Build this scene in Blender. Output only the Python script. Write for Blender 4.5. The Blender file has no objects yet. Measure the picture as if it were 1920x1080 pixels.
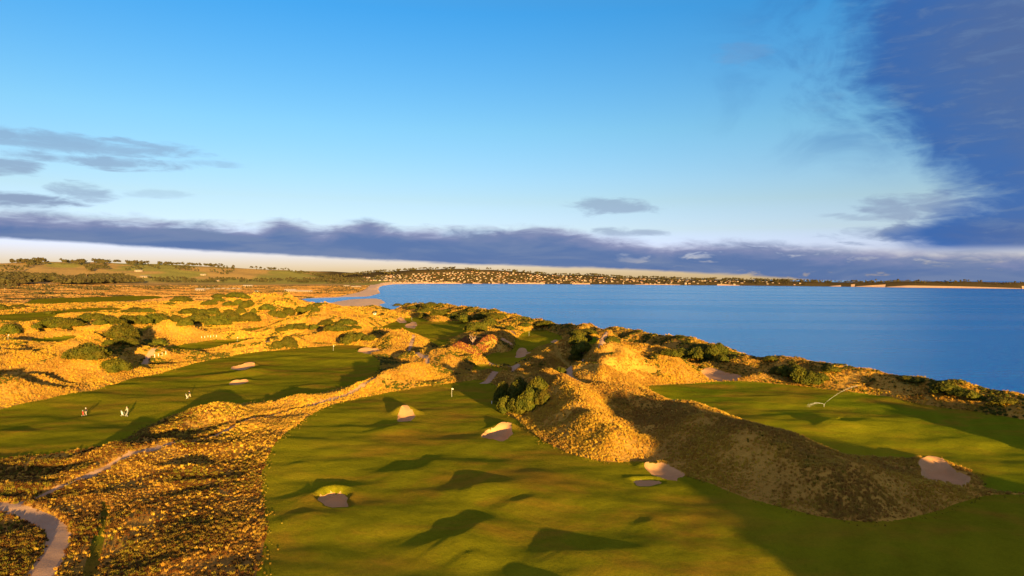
import bpy, bmesh, math, random
import numpy as np
from mathutils import Vector, Matrix

# ------------------------------------------------------------------ camera
F, CX, CY = 1280.0, 960.0, 540.0          # focal length and centre in photo pixels
HC = 49.0                                  # drone height above the sea
PITCH, ROLL = math.atan(20.0 / F), 0.0065
_f = Vector((0, math.cos(PITCH), -math.sin(PITCH)))
_r0 = Vector((1, 0, 0)); _u0 = _r0.cross(_f)
_r = _r0 * math.cos(ROLL) + _u0 * math.sin(ROLL)
_u = -_r0 * math.sin(ROLL) + _u0 * math.cos(ROLL)
scene = bpy.context.scene
C = scene.collection
cam = bpy.data.cameras.new('camera'); cam.sensor_width = 36; cam.lens = 36 * F / 1920
cam.clip_start = 1.0; cam.clip_end = 60000
camo = bpy.data.objects.new('camera', cam); C.objects.link(camo)
camo.matrix_world = Matrix(((_r.x, _u.x, -_f.x, 0), (_r.y, _u.y, -_f.y, 0), (_r.z, _u.z, -_f.z, HC), (0, 0, 0, 1)))
scene.camera = camo

# ------------------------------------------------------------------ light
SUN_EL = math.radians(4.5)
SUN_H = Vector((0.37, -0.93)).normalized()  # horizontal direction towards the sun
sun = bpy.data.lights.new('sun', 'SUN'); sun.energy = 4.8; sun.angle = math.radians(0.55); sun.color = (1.0, 0.62, 0.17)
suno = bpy.data.objects.new('sun', sun); C.objects.link(suno)
_sd = Vector((SUN_H.x * math.cos(SUN_EL), SUN_H.y * math.cos(SUN_EL), math.sin(SUN_EL)))
suno.rotation_euler = _sd.to_track_quat('Z', 'Y').to_euler()
scene.view_settings.view_transform = 'Standard'; scene.view_settings.look = 'None'
scene.view_settings.exposure = 1.95; scene.view_settings.gamma = 1.0
scene.view_settings.use_curve_mapping = False
scene.cycles.max_bounces = 5; scene.cycles.transparent_max_bounces = 12
scene.cycles.use_denoising = True

def ray(px, py):
    return (_f + _r * ((px - CX) / F) + _u * ((CY - py) / F))
def azel(px, py):
    d = ray(px, py).normalized()
    return math.degrees(math.atan2(d.x, d.y)), math.degrees(math.asin(d.z))

class NT:
    """small helper that writes shader nodes"""
    def __init__(s, tree): s.t = tree
    def n(s, kind, **kw):
        nd = s.t.nodes.new(kind)
        for k, v in kw.items(): setattr(nd, k, v)
        return nd
    def put(s, sock, v):
        if isinstance(v, bpy.types.NodeSocket): s.t.links.new(v, sock)
        elif v is not None: sock.default_value = v
    def m(s, op, a, b=None, c=None, clamp=False):
        nd = s.n('ShaderNodeMath', operation=op, use_clamp=clamp)
        for i, v in enumerate((a, b, c)): s.put(nd.inputs[i], v)
        return nd.outputs[0]
    def ramp(s, fac, stops, interp='LINEAR'):
        nd = s.n('ShaderNodeValToRGB'); cr = nd.color_ramp; cr.interpolation = interp
        while len(cr.elements) > 1: cr.elements.remove(cr.elements[-1])
        for i, (p, c) in enumerate(stops):
            e = cr.elements[0] if i == 0 else cr.elements.new(p)
            e.position = p
            e.color = (c, c, c, 1) if not hasattr(c, '__len__') else (*c[:3], 1)
        s.put(nd.inputs[0], fac)
        return nd.outputs[0]
    def sstep(s, x, lo, hi):
        nd = s.n('ShaderNodeMapRange', interpolation_type='SMOOTHSTEP')
        s.put(nd.inputs[0], x); s.put(nd.inputs[1], lo); s.put(nd.inputs[2], hi)
        nd.inputs[3].default_value = 0; nd.inputs[4].default_value = 1
        return nd.outputs[0]
    def mix(s, fac, a, b, blend='MIX'):
        nd = s.n('ShaderNodeMix', data_type='RGBA', blend_type=blend)
        s.put(nd.inputs[0], fac)
        s.put(nd.inputs[6], a if isinstance(a, bpy.types.NodeSocket) else (*a[:3], 1))
        s.put(nd.inputs[7], b if isinstance(b, bpy.types.NodeSocket) else (*b[:3], 1))
        return nd.outputs[2]
    def noise(s, vec, scale, detail=4, rough=0.55, dist=0.0, col=False):
        nd = s.n('ShaderNodeTexNoise'); s.put(nd.inputs['Vector'], vec)
        nd.inputs['Scale'].default_value = scale; nd.inputs['Detail'].default_value = detail
        nd.inputs['Roughness'].default_value = rough; nd.inputs['Distortion'].default_value = dist
        return nd.outputs['Color' if col else 'Fac']
    def comb(s, x, y, z=0.0):
        nd = s.n('ShaderNodeCombineXYZ')
        for i, v in enumerate((x, y, z)): s.put(nd.inputs[i], v)
        return nd.outputs[0]

# ------------------------------------------------------------------ sky
def build_world():
    w = bpy.data.worlds.new('World'); scene.world = w; w.use_nodes = True
    t = w.node_tree; t.nodes.clear(); N = NT(t)
    sky = N.n('ShaderNodeTexSky'); sky.sky_type = 'NISHITA'; sky.sun_disc = False
    sky.sun_elevation = SUN_EL
    sky.sun_rotation = math.atan2(SUN_H.x, SUN_H.y)
    sky.altitude = 0; sky.air_density = 1.0; sky.dust_density = 0.3; sky.ozone_density = 2.0
    tc = N.n('ShaderNodeTexCoord'); sp = N.n('ShaderNodeSeparateXYZ'); N.put(sp.inputs[0], tc.outputs['Generated'])
    x, y, z = sp.outputs
    az = N.m('MULTIPLY', N.m('ARCTAN2', x, y), 180 / math.pi)
    el = N.m('MULTIPLY', N.m('ARCSINE', z), 180 / math.pi)
    col = N.n('ShaderNodeHueSaturation').outputs[0]; hs = col.node
    N.put(hs.inputs['Color'], sky.outputs[0]); hs.inputs['Saturation'].default_value = 1.15
    tint = N.ramp(N.m('MULTIPLY', el, 1 / 40), [(0, (.48, .56, 2.4)), (2.2 / 40, (.49, .56, 1.8)), (4 / 40, (.5, .52, .98)), (6.3 / 40, (.51, .505, .69)), (12 / 40, (.43, .56, .67)), (21 / 40, (.20, .525, .75)), (27 / 40, (.32, .51, .64)), (34 / 40, (.5, .5, .5))])
    col = N.mix(1.0, col, tint, 'MULTIPLY')
    # noise fields in sky space, stretched along the horizon
    wp = N.noise(N.comb(N.m('MULTIPLY', az, 0.10), N.m('MULTIPLY', el, 0.55)), 1.0, 4, 0.58, 0.6)
    wq = N.noise(N.comb(N.m('MULTIPLY', az, 0.13), N.m('MULTIPLY', el, 0.20), 7.3), 1.0, 5, 0.6, 0.8)
    fine = N.noise(N.comb(N.m('MULTIPLY', az, 0.35), N.m('MULTIPLY', el, 1.3), 3.1), 1.0, 4, 0.6, 0.4)
    wp0 = N.m('SUBTRACT', wp, 0.5); wq0 = N.m('SUBTRACT', wq, 0.5); fn0 = N.m('SUBTRACT', fine, 0.5)
    def curve_az(pts):
        st = []
        for px, py in pts:
            a, e = azel(px, py); st.append(((a + 60) / 120, (e + 2) / 24))
        r = N.ramp(N.m('MULTIPLY_ADD', az, 1 / 120, 0.5), st)
        return N.m('MULTIPLY_ADD', r, 24.0, -2.0)
    lo = curve_az([(-700, 400), (0, 447), (300, 466), (850, 496), (1100, 503), (1300, 512), (1450, 521), (1600, 534), (2600, 545)])
    hi = curve_az([(-700, 365), (0, 392), (250, 407), (480, 424), (525, 408), (600, 426), (690, 410), (760, 425), (900, 428), (1040, 424), (1120, 440),
                   (1230, 456), (1400, 450), (1550, 463), (1700, 470), (1920, 474), (2600, 470)])
    hi2 = N.m('ADD', hi, N.m('MULTIPLY', fn0, 1.6))
    lo2 = N.m('ADD', lo, N.m('MULTIPLY', fn0, 0.35))
    bank = N.m('MULTIPLY', N.sstep(N.m('SUBTRACT', el, lo2), -0.10, 0.22), N.sstep(N.m('SUBTRACT', hi2, el), -0.35, 0.75))
    # holes of light in the right half of the bank
    holes = N.m('MULTIPLY', N.sstep(fine, 0.56, 0.70), N.sstep(az, 5.0, 16.0))
    bank = N.m('MULTIPLY', bank, N.m('SUBTRACT', 1.0, N.m('MULTIPLY', holes, 0.55)))
    # the big cloud on the right: left edge as a function of elevation
    st = []
    for px, py in [(1700, 480), (1640, 440), (1790, 400), (1800, 365), (1710, 310), (1620, 260), (1610, 200), (1560, 140), (1590, 60), (1610, 0), (1640, -200), (1600, -600)]:
        a, e = azel(px, py); st.append(((e + 2) / 42, (a + 10) / 60))
    st.sort()
    edge = N.m('MULTIPLY_ADD', N.ramp(N.m('MULTIPLY_ADD', el, 1 / 42, 2 / 42), st), 60.0, -10.0)
    edge = N.m('ADD', edge, N.m('ADD', N.m('MULTIPLY', wq0, 9.0), N.m('MULTIPLY', fn0, 3.0)))
    d = N.m('SUBTRACT', az, edge)
    big = N.m('MULTIPLY', N.sstep(d, -1.8, 3.6), N.sstep(el, 1.7, 2.6))
    big = N.m('MULTIPLY', big, N.sstep(az, 100.0, 60.0))
    veil = N.m('MULTIPLY', N.m('MULTIPLY', N.sstep(d, -15.0, 1.0), N.sstep(wq, 0.44, 0.72)), N.m('MULTIPLY', N.sstep(el, 6.0, 12.0), N.sstep(az, 100.0, 60.0)))
    big = N.m('MAXIMUM', big, N.m('MULTIPLY', veil, 0.6))
    # separate streaks
    streak = None
    for px, py, a, b, amt in [(150, 270, 9, 0.75, .55), (60, 262, 7, 0.35, .6), (170, 302, 7.5, 0.55, .65), (10, 312, 2.2, 0.6, .7), (20, 375, 4.5, 0.6, .9),
                              (150, 362, 2.4, 0.75, .6), (300, 365, 3, .4, .25), (400, 308, 3, .3, .3), (1145, 388, 4.2, 0.8, .6), (1180, 436, 3.2, 0.5, .6),
                              (1730, 388, 4.5, 1.2, .7), (1740, 435, 7.0, 0.9, .95), (1395, 100, 2.4, 0.8, .25), (1620, 405, 3.0, .3, .4)]:
        a0, e0 = azel(px, py)
        u = N.m('DIVIDE', N.m('SUBTRACT', az, a0), a); v = N.m('DIVIDE', N.m('SUBTRACT', N.m('ADD', el, N.m('MULTIPLY', wp0, 1.2)), e0), b)
        rr = N.m('ADD', N.m('ADD', N.m('MULTIPLY', u, u), N.m('MULTIPLY', v, v)), N.m('MULTIPLY', fn0, 3.2))
        k = N.m('MULTIPLY', N.sstep(rr, 1.15, 0.0), amt)
        streak = k if streak is None else N.m('MAXIMUM', streak, k)
    k_ = 0.10
    def rgb(r, g, b):
        f = lambda c: ((c / 255 + 0.055) / 1.055) ** 2.4
        return (f(r), f(g), f(b))
    out = col
    bankcol = N.mix(N.sstep(N.m('SUBTRACT', hi2, el), 1.6, -0.2), rgb(86, 116, 168), rgb(158, 158, 190))
    bankcol = N.mix(N.sstep(wp, 0.42, 0.66), bankcol, rgb(112, 132, 172))
    bigcol = N.mix(N.sstep(N.m('ADD', d, N.m('MULTIPLY', fn0, 10.0)), 0.0, 13.0), rgb(54, 104, 176), rgb(84, 108, 158))
    bigcol = N.mix(N.m('MULTIPLY', N.sstep(fine, .5, .7), .5), bigcol, rgb(98, 126, 172))
    bg = N.n('ShaderNodeBackground'); N.put(bg.inputs[0], out); bg.inputs[1].default_value = 0.12
    def layer(prev, fac, c, s=0.255):
        b = N.n('ShaderNodeBackground'); N.put(b.inputs[0], c if isinstance(c, bpy.types.NodeSocket) else (*c, 1)); b.inputs[1].default_value = s
        mx = N.n('ShaderNodeMixShader'); N.put(mx.inputs[0], fac); N.put(mx.inputs[1], prev); N.put(mx.inputs[2], b.outputs[0])
        return mx.outputs[0]
    # broken cloud added overhead, out of view, to warm and lift the shade
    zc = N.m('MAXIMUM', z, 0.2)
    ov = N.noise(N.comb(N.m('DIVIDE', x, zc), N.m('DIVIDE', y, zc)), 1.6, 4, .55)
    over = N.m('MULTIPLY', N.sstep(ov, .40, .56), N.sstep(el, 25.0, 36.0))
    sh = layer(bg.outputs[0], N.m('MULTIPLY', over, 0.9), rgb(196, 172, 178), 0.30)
    sh = layer(sh, N.m('MULTIPLY', streak, 0.95), rgb(132, 150, 184))
    sh = layer(sh, N.m('MULTIPLY', bank, 0.97), bankcol)
    sh = layer(sh, N.m('MULTIPLY', big, 0.95), bigcol)
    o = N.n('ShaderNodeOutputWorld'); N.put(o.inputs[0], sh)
build_world()
scene.world.cycles.sampling_method = 'MANUAL'; scene.world.cycles.sample_map_resolution = 256

# ------------------------------------------------------------------ terrain functions
BR = [0, 450, 700, 1200, 2000, 20000]; BZ = [16, 16, 12.5, 5, 3.5, 3.5]
def base_z(r): return np.interp(r, BR, BZ)
def gnd(px, py, h=0.0, z=None):
    """pixel of the photo -> world point on the base terrain plus h (or on the level z)"""
    d = ray(px, py); k = math.hypot(d.x, d.y); dz = d.z
    lo, hi = 5.0, 30000.0
    f = lambda t: HC + dz * t / k - (z if z is not None else float(base_z(t)) + h)
    if f(hi) > 0: return (d.x / k * hi, d.y / k * hi)
    for _ in range(60):
        m = (lo + hi) / 2
        if f(m) > 0: lo = m
        else: hi = m
    return (d.x / k * lo, d.y / k * lo)
def P(pts, h=0.0, z=None): return np.array([gnd(a, b, h, z) for a, b in pts])

def _hash(ix, iy, seed):
    n = (ix.astype(np.int64) * 374761393 + iy.astype(np.int64) * 668265263 + seed * 1442695041) & 0xffffffff
    n = ((n ^ (n >> 13)) * 1274126177) & 0xffffffff
    return ((n ^ (n >> 16)) & 0xffff) / 65535.0
def vnoise(x, y, seed=0):
    ix = np.floor(x); iy = np.floor(y); fx = x - ix; fy = y - iy
    u = fx * fx * fx * (fx * (fx * 6 - 15) + 10); v = fy * fy * fy * (fy * (fy * 6 - 15) + 10)
    def g(dx, dy):
        a = _hash(ix + dx, iy + dy, seed) * 2 * np.pi
        return np.cos(a) * (fx - dx) + np.sin(a) * (fy - dy)
    return (g(0, 0) * (1 - u) + g(1, 0) * u) * (1 - v) + (g(0, 1) * (1 - u) + g(1, 1) * u) * v
def fbm(x, y, seed=0, octs=4, gain=0.5):
    s = 0; a = 1.0
    for o in range(octs):
        s = s + a * vnoise(x * 2 ** o + 17.3 * o, y * 2 ** o - 9.1 * o, seed + o); a *= gain
    return s * 1.4
def sst(x, a, b):
    t = np.clip((x - a) / (b - a), 0, 1); return t * t * (3 - 2 * t)

def smooth_poly(p, n=2, closed=True):
    for _ in range(n):                     # Chaikin
        q = np.roll(p, -1, 0) if closed else p[1:]
        a = p if closed else p[:-1]
        r = np.empty((len(a) * 2, p.shape[1])); r[0::2] = a * .75 + q * .25; r[1::2] = a * .25 + q * .75
        if not closed: r = np.vstack([p[:1], r, p[-1:]])
        p = r
    return p
def seg_dist(x, y, poly, closed=False):
    """distance, running index of the nearest point, side (+ on the right of the running direction)"""
    n = len(poly); best = np.full(x.shape, 1e18); idx = np.zeros(x.shape); side = np.zeros(x.shape)
    for i in range(n if closed else n - 1):
        ax, ay = poly[i][:2]; bx, by = poly[(i + 1) % n][:2]; ex, ey = bx - ax, by - ay; L = ex * ex + ey * ey + 1e-9
        t = np.clip(((x - ax) * ex + (y - ay) * ey) / L, 0, 1)
        d = (x - ax - t * ex) ** 2 + (y - ay - t * ey) ** 2
        k = d < best; best = np.where(k, d, best); idx = np.where(k, i + t, idx)
        side = np.where(k, np.sign((x - ax) * -ey + (y - ay) * ex) * -1, side)
    return np.sqrt(best), idx, side
def poly_sdf(x, y, poly, pad=40.0):
    """signed distance, negative inside; far away it is just a large number"""
    out = np.full(x.shape, 1e6)
    lo = poly.min(0) - pad; hi = poly.max(0) + pad
    k = (x > lo[0]) & (x < hi[0]) & (y > lo[1]) & (y < hi[1])
    if not k.any(): return out
    o0 = poly[0].copy(); pl = (poly - o0).astype(np.float32); xs = (x[k] - o0[0]).astype(np.float32); ys = (y[k] - o0[1]).astype(np.float32)
    best = np.full(xs.shape, 1e18, np.float32); ins = np.zeros(xs.shape, bool); n = len(pl)
    for i in range(n):
        ax, ay = pl[i]; bx, by = pl[(i + 1) % n]; ex, ey = bx - ax, by - ay; L = ex * ex + ey * ey + np.float32(1e-9)
        qx = xs - ax; qy = ys - ay
        t = (qx * (ex / L) + qy * (ey / L)); np.clip(t, 0, 1, out=t)
        u = qx - t * ex; w = qy - t * ey; u *= u; w *= w; u += w; np.minimum(best, u, out=best)
        if ay != by: ins ^= ((ay > ys) != (by > ys)) & (qx < qy * (ex / ey))
    s = np.sqrt(best); out[k] = np.where(ins, -s, s)
    return out
def line_sdf(x, y, poly, w):
    out = np.full(x.shape, 1e6); lo = poly.min(0)[:2] - 30; hi = poly.max(0)[:2] + 30
    k = (x > lo[0]) & (x < hi[0]) & (y > lo[1]) & (y < hi[1])
    if k.any(): out[k] = seg_dist(x[k], y[k], poly)[0] - w / 2
    return out

# ------------------------------------------------------------------ the layout, read off the photograph and set on the ground
FAIR = {}   # name -> (label, world polygon, tone)
def fair(key, pts, h=0.0, tone=0, n=2): FAIR[key] = (smooth_poly(P(pts, h), n), tone)
fair('centre', [(455, 1200), (478, 1080), (500, 1000), (492, 940), (488, 890), (500, 850), (532, 815), (572, 785), (605, 766), (660, 747), (720, 736), (780, 728), (835, 722), (868, 716),
      (905, 712), (938, 726), (935, 752), (945, 772), (975, 790), (1000, 815), (1040, 840), (1090, 860), (1140, 869), (1180, 867), (1215, 866), (1290, 892), (1330, 903), (1380, 925), (1450, 948), (1520, 968),
      (1620, 980), (1700, 974), (1780, 950), (1850, 925), (1930, 925), (2300, 960), (2500, 1200)])
fair('right', [(1205, 728), (1240, 722), (1300, 718), (1350, 716), (1400, 715), (1480, 722), (1530, 728), (1600, 737), (1640, 740), (1700, 752), (1760, 764), (1840, 774), (1920, 788), (2150, 830),
      (2300, 958), (1930, 923), (1850, 923), (1822, 880), (1760, 862), (1640, 858), (1560, 852), (1500, 836), (1440, 818), (1380, 792), (1310, 768), (1260, 752)])
fair('left', [(-250, 800), (0, 768), (60, 755), (130, 742), (190, 728), (225, 718), (260, 706), (310, 697), (350, 686), (400, 673), (450, 663), (520, 657), (600, 650), (650, 648), (690, 650), (708, 657), (690, 662), (705, 668),
      (716, 680), (712, 700), (700, 712), (660, 727), (620, 735), (560, 746), (500, 754), (440, 760), (400, 764), (345, 770), (300, 785), (262, 810), (240, 825), (200, 840), (120, 850), (50, 858), (-250, 890)])
fair('strip_a', [(50, 567), (62, 561), (105, 559), (200, 556), (290, 554), (310, 558), (285, 562), (200, 567), (100, 571), (40, 571)])
fair('strip_b', [(-60, 598), (0, 589), (75, 584), (175, 576), (232, 576), (225, 584), (140, 587), (95, 591), (122, 597), (90, 603), (65, 606), (0, 602), (-60, 606)])
fair('strip_c', [(252, 618), (275, 610), (300, 606), (317, 604), (315, 614), (335, 622), (365, 625), (430, 618), (470, 614), (530, 606), (600, 598), (620, 600), (590, 608), (540, 614), (480, 622), (450, 628), (400, 632), (370, 632), (330, 627), (285, 623)])
fair('strip_d', [(-40, 706), (0, 700), (30, 697), (52, 699), (30, 706), (0, 717), (-40, 725)])
fair('strip_e', [(-30, 636), (60, 633), (120, 628), (162, 626), (150, 634), (105, 643), (60, 641), (20, 639), (-30, 642)])
fair('strip_f', [(300, 652), (330, 645), (360, 640), (400, 635), (440, 633), (475, 633), (480, 638), (455, 644), (420, 650), (370, 655), (330, 657)])
fair('middle', [(708, 616), (722, 607), (748, 598), (775, 592), (792, 595), (805, 602), (835, 601), (870, 600), (888, 610), (880, 622), (847, 630), (840, 640), (865, 652), (877, 661), (845, 656), (822, 648), (797, 642), (807, 635),
      (792, 630), (766, 621), (750, 617), (735, 625), (715, 625)])
fair('coast_green', [(972, 628), (985, 617), (1020, 615), (1050, 625), (1062, 640), (1050, 645), (1020, 646), (995, 655), (985, 664), (992, 670), (978, 682), (942, 683), (915, 676), (898, 676), (905, 664), (930, 656), (955, 657), (966, 645), (962, 635)])
fair('tee_a', [(888, 682), (915, 681), (935, 688), (955, 691), (948, 699), (905, 702), (882, 697)])
fair('tee_b', [(1100, 638), (1112, 634), (1122, 637), (1121, 645), (1110, 652), (1098, 648)], 8, 1)
fair('tee_c', [(1134, 670), (1142, 666), (1152, 667), (1150, 673), (1138, 674)], 8, 1)
fair('tee_d', [(1078, 687), (1105, 682), (1134, 685), (1115, 690), (1085, 692)], 5, 1)
fair('far_a', [(710, 574), (722, 570), (742, 572), (748, 577), (725, 580)], 2)
fair('far_b', [(655, 586), (680, 583), (705, 585), (700, 589), (665, 590)])
fair('ditch', [(190, 940), (207, 950), (208, 965), (198, 1000), (190, 1030), (178, 1100), (145, 1100), (160, 1050), (172, 1010), (184, 985), (190, 965)], 0, 2)

# bunkers: px centre, half width px, half height px, floor depth, back-lip height
BUNK = [
 ('round sand bunker with lit rim at the near end of the centre fairway', 627, 930, 32, 16, 1.5, 0.25, .72),
 ('cone shaped sunlit sand bunker left of the flag on the centre fairway', 760, 781, 19, 10, 0.7, 1.6, .15),
 ('half shaded sand bunker in front of the big rounded bush', 935, 814, 31, 15, 1.6, 0.9, .4),
 ('lower of two shaded sand bunkers at the foot of the brown ridge', 1212, 903, 24, 8, 0.5, 0.3, .6),
 ('upper of two shaded sand bunkers at the foot of the brown ridge', 1246, 886, 38, 12, 0.5, 0.6, .5),
 ('broad sand bunker at the right tip of the long brown ridge', 1768, 887, 56, 20, 1.0, 0.8, .3),
 ('shaded sand bunker below the coastal scrub at the top of the right fairway', 1350, 706, 44, 9, 0.6, 1.0, .4),
 ('sunlit sand bunker on the left fairway, the farther of the two', 455, 689, 26, 4, 0.6, 0.9, .25),
 ('sunlit sand bunker on the left fairway, the nearer of the two', 447, 718, 21, 3.6, 0.6, 0.6, .25),
 ('sunlit sand bunker in the middle of the far valley green', 771, 607, 13, 4.5, 0.4, 1.0, .25),
 ('small sand bunker at the left edge of the far valley green', 753, 599, 9, 3, 0.3, 0.6, .25),
 ('long low sand bunker beside the far end of the left fairway', 692, 659, 24, 3.5, 0.4, 1.0, .25),
 ('sunlit sand bunker above the shaded green near the coast', 957, 625, 11, 4, 0.4, 1.0, .25),
 ('shaded sand bunker left of the shaded green near the coast', 947, 643, 14, 6, 0.5, 0.8, .25),
 ('shaded sand bunker in front of the shaded green near the coast', 980, 657, 17, 6, 0.5, 0.8, .25),
 ('tiny sand bunker at the right edge of the shaded green near the coast', 1040, 634, 7, 2.5, 0.3, 0.3, .3),
]
bunk = []
rng = random.Random(5)
for lab, bx, by, hw, hh, dep, lip, _k in BUNK:
    pts = []
    ph = [rng.uniform(0, 6.28) for _ in range(3)]
    for i in range(28):
        a = i / 28 * 2 * math.pi
        w = 0.92 + 0.10 * math.sin(2 * a + ph[0]) + 0.11 * math.sin(3 * a + ph[1]) + 0.07 * math.sin(5 * a + ph[2]) + rng.uniform(-.05, .05)
        tilt = 0.0
        if bx == 1246: tilt = 0.22
        if bx == 1768: tilt = 0.25
        if bx == 1350: tilt = 0.12
        if bx in (455, 447): tilt = -0.10
        xx = math.cos(a) * hw * w
        pts.append((bx + xx, by - math.sin(a) * hh * w + tilt * xx))
    pl = P(pts, 0.0)
    bunk.append((lab, pl, pl.mean(0), dep, lip))

PATHS = {
 'near': (P([(20, 1200), (60, 1100), (92, 1050), (112, 1015), (108, 993), (88, 977), (55, 962), (10, 953), (-60, 950)]), 2.7),
 'long': (P([(30, 952), (75, 931), (130, 912), (200, 887), (270, 862), (330, 843), (400, 821), (450, 801), (485, 786), (530, 774), (580, 765), (640, 747), (680, 735), (705, 727), (720, 717), (725, 704), (742, 696), (770, 694), (797, 690),
        (803, 683), (797, 679), (783, 675), (778, 668), (766, 662), (770, 655), (778, 645)]), 1.6),
 'junction': (P([(805, 677), (815, 676), (830, 674)]), 2.6),
 'valley': (P([(912, 676), (932, 684), (955, 686), (982, 680), (1012, 675), (1040, 667), (1060, 656)]), 3.0),
 'valley_b': (P([(955, 686), (970, 692), (962, 697), (945, 702), (932, 710), (907, 718)]), 3.0),
 'dune': (P([(1098, 716), (1078, 712), (1064, 706), (1065, 693), (1073, 686), (1090, 681), (1087, 675)], 4), 2.9),
 'tee': (P([(1122, 660), (1132, 652), (1135, 644), (1124, 636)], 8), 2.6),
 'west': (P([(85, 698), (110, 694), (150, 690), (185, 688)]), 2.4),
 'west_b': (P([(268, 678), (278, 674), (290, 671)]), 2.4),
 'tee_track': (P([(500, 655), (503, 648), (507, 644)]), 2.4),
}
for k in PATHS: PATHS[k] = (smooth_poly(PATHS[k][0], 2, False), PATHS[k][1])

# dune ridges: crest (px, py, height above the base ground), width on the near side, width on the far side [m], keep off the fairways?
RIDGE = [
 ([(40, 868, 1.0), (110, 860, 1.2), (180, 845, 1.8), (225, 830, 2.4), (262, 815, 1.6), (300, 792, 1.2), (345, 774, 1.2), (395, 765, 2.2), (440, 762, 1.4), (490, 757, 1.1), (560, 747, 1.0), (640, 736, 1.0)], 14, 7),
 ([(-200, 735, 4), (0, 716, 4.5), (60, 712, 5), (120, 710, 5), (175, 713, 3.5), (200, 716, 2)], 16, 12),
 ([(185, 707, 1.6), (235, 694, 2.6), (290, 685, 3), (350, 672, 3.4), (400, 663, 3.6), (450, 650, 3.6), (500, 642, 3.4), (560, 633, 3), (620, 622, 4.4), (660, 626, 3), (690, 638, 2.4)], 15, 9),
 ([(-100, 700, 3), (0, 672, 4), (60, 690, 4), (120, 682, 5), (180, 680, 5), (215, 676, 4)], 14, 10),
 ([(222, 614, 8), (205, 620, 8), (170, 634, 7), (120, 652, 5), (60, 667, 3.5), (0, 677, 2.5)], 22, 12),
 ([(-40, 610, 2.5), (20, 613, 3), (70, 617, 3), (120, 617, 3), (180, 615, 3)], 18, 9),
 ([(235, 645, 5), (290, 648, 5), (340, 656, 3)], 16, 10),
 ([(310, 614, 4), (340, 604, 8), (380, 596, 10), (420, 592, 10), (450, 596, 8)], 26, 20),
 ([(400, 574, 8), (440, 563, 13), (475, 556, 15), (515, 559, 15), (550, 570, 13), (600, 588, 10), (650, 600, 7), (690, 606, 3)], 50, 45),
 ([(500, 553, 5), (545, 551, 8), (562, 557, 5)], 40, 30),
 ([(560, 574, 6), (605, 568, 7), (640, 584, 5), (670, 592, 3)], 40, 25),
 ([(640, 738, 1.6), (690, 718, 3), (700, 700, 4.5), (720, 688, 5), (770, 682, 4.5), (800, 690, 3)], 14, 10),
 ([(770, 712, 3), (820, 702, 5), (845, 680, 8), (880, 682, 7), (905, 690, 4)], 20, 16),
 ([(660, 640, 4), (690, 645, 3), (735, 630, 4.5), (755, 619, 6), (790, 629, 5), (815, 636, 2)], 22, 9),
 ([(790, 655, 3), (830, 662, 4), (870, 668, 3.5), (900, 662, 3)], 14, 10),
 ([(850, 648, 4), (880, 636, 7), (912, 632, 7), (938, 622, 7), (960, 610, 6)], 22, 18),
 ([(690, 582, 4), (760, 585, 5), (820, 590, 5), (700, 598, 4), (680, 606, 4)], 26, 22),
 ([(1000, 668, 4), (1035, 652, 6), (1065, 645, 8), (1085, 640, 9)], 22, 12),
 ([(1085, 626, 9), (1115, 630, 10), (1135, 645, 10), (1150, 660, 10), (1168, 682, 8), (1190, 700, 4)], 24, 18),
 ([(1080, 686, 5), (1120, 680, 8), (1150, 672, 10)], 18, 18),
 ([(1185, 700, 4), (1215, 680, 7), (1245, 690, 6), (1270, 705, 3)], 18, 14),
 ([(950, 706, 4), (1000, 700, 6.5), (1045, 715, 6.6), (1085, 748, 5.6), (1117, 780, 4.6), (1142, 808, 3.4), (1162, 836, 2.3), (1175, 855, 1.2)], 19, 14),
 ([(1030, 706, 5.5), (1080, 712, 5.5), (1140, 718, 5), (1190, 722, 4)], 18, 16),
 ([(1110, 714, 3), (1160, 728, 4.5), (1225, 744, 5), (1300, 772, 5.6), (1380, 798, 5.8), (1460, 828, 5.6), (1550, 855, 5.2), (1650, 881, 4.5), (1730, 900, 3.8), (1790, 915, 2.2)], 27, 15),
 ([(1210, 655, 7), (1260, 660, 8), (1320, 665, 8), (1380, 682, 6), (1450, 696, 5), (1520, 705, 4.5), (1600, 722, 4)], 22, 30),
]
COAST = [(2150, 800, 7), (1920, 747, 5), (1840, 732, 4), (1790, 722, 5), (1700, 712, 4), (1600, 703, 4), (1540, 690, 4.5), (1450, 674, 4), (1400, 668, 4.5), (1340, 649, 6), (1230, 634, 5), (1130, 618, 5), (1050, 608, 4.5), (970, 596, 5), (920, 586, 6), (860, 578, 6), (790, 572, 6.5), (735, 569, 6), (715, 571, 4)]
def crest(pts, cons=True):
    return np.array([[*gnd(a, b, h), h] for a, b, h in pts])
RID = [(smooth_poly(crest(p), 2, False), n, f * 0.75) for p, n, f in RIDGE]
coastc = crest(COAST)
coastc = np.vstack([[[185, -250, 10], [172, -40, 10], [160, 60, 10], [150, 105, 8.5]], coastc])
coastc = smooth_poly(coastc, 1, False)
RID.append((coastc, 26, 22))
# dunes behind the drone: they throw the broad shade on the right
BACK = [
 (np.array([[64, -16, 6.0], [78, -12, 13.0], [94, -6, 18.2], [110, 1, 16.0], [128, 12, 6.0]]), 26, 22),
 (np.array([[-160, -60, 4.0], [-90, -30, 5.0], [-40, -25, 4.0], [20, -45, 3.0]]), 25, 20),
]
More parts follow.
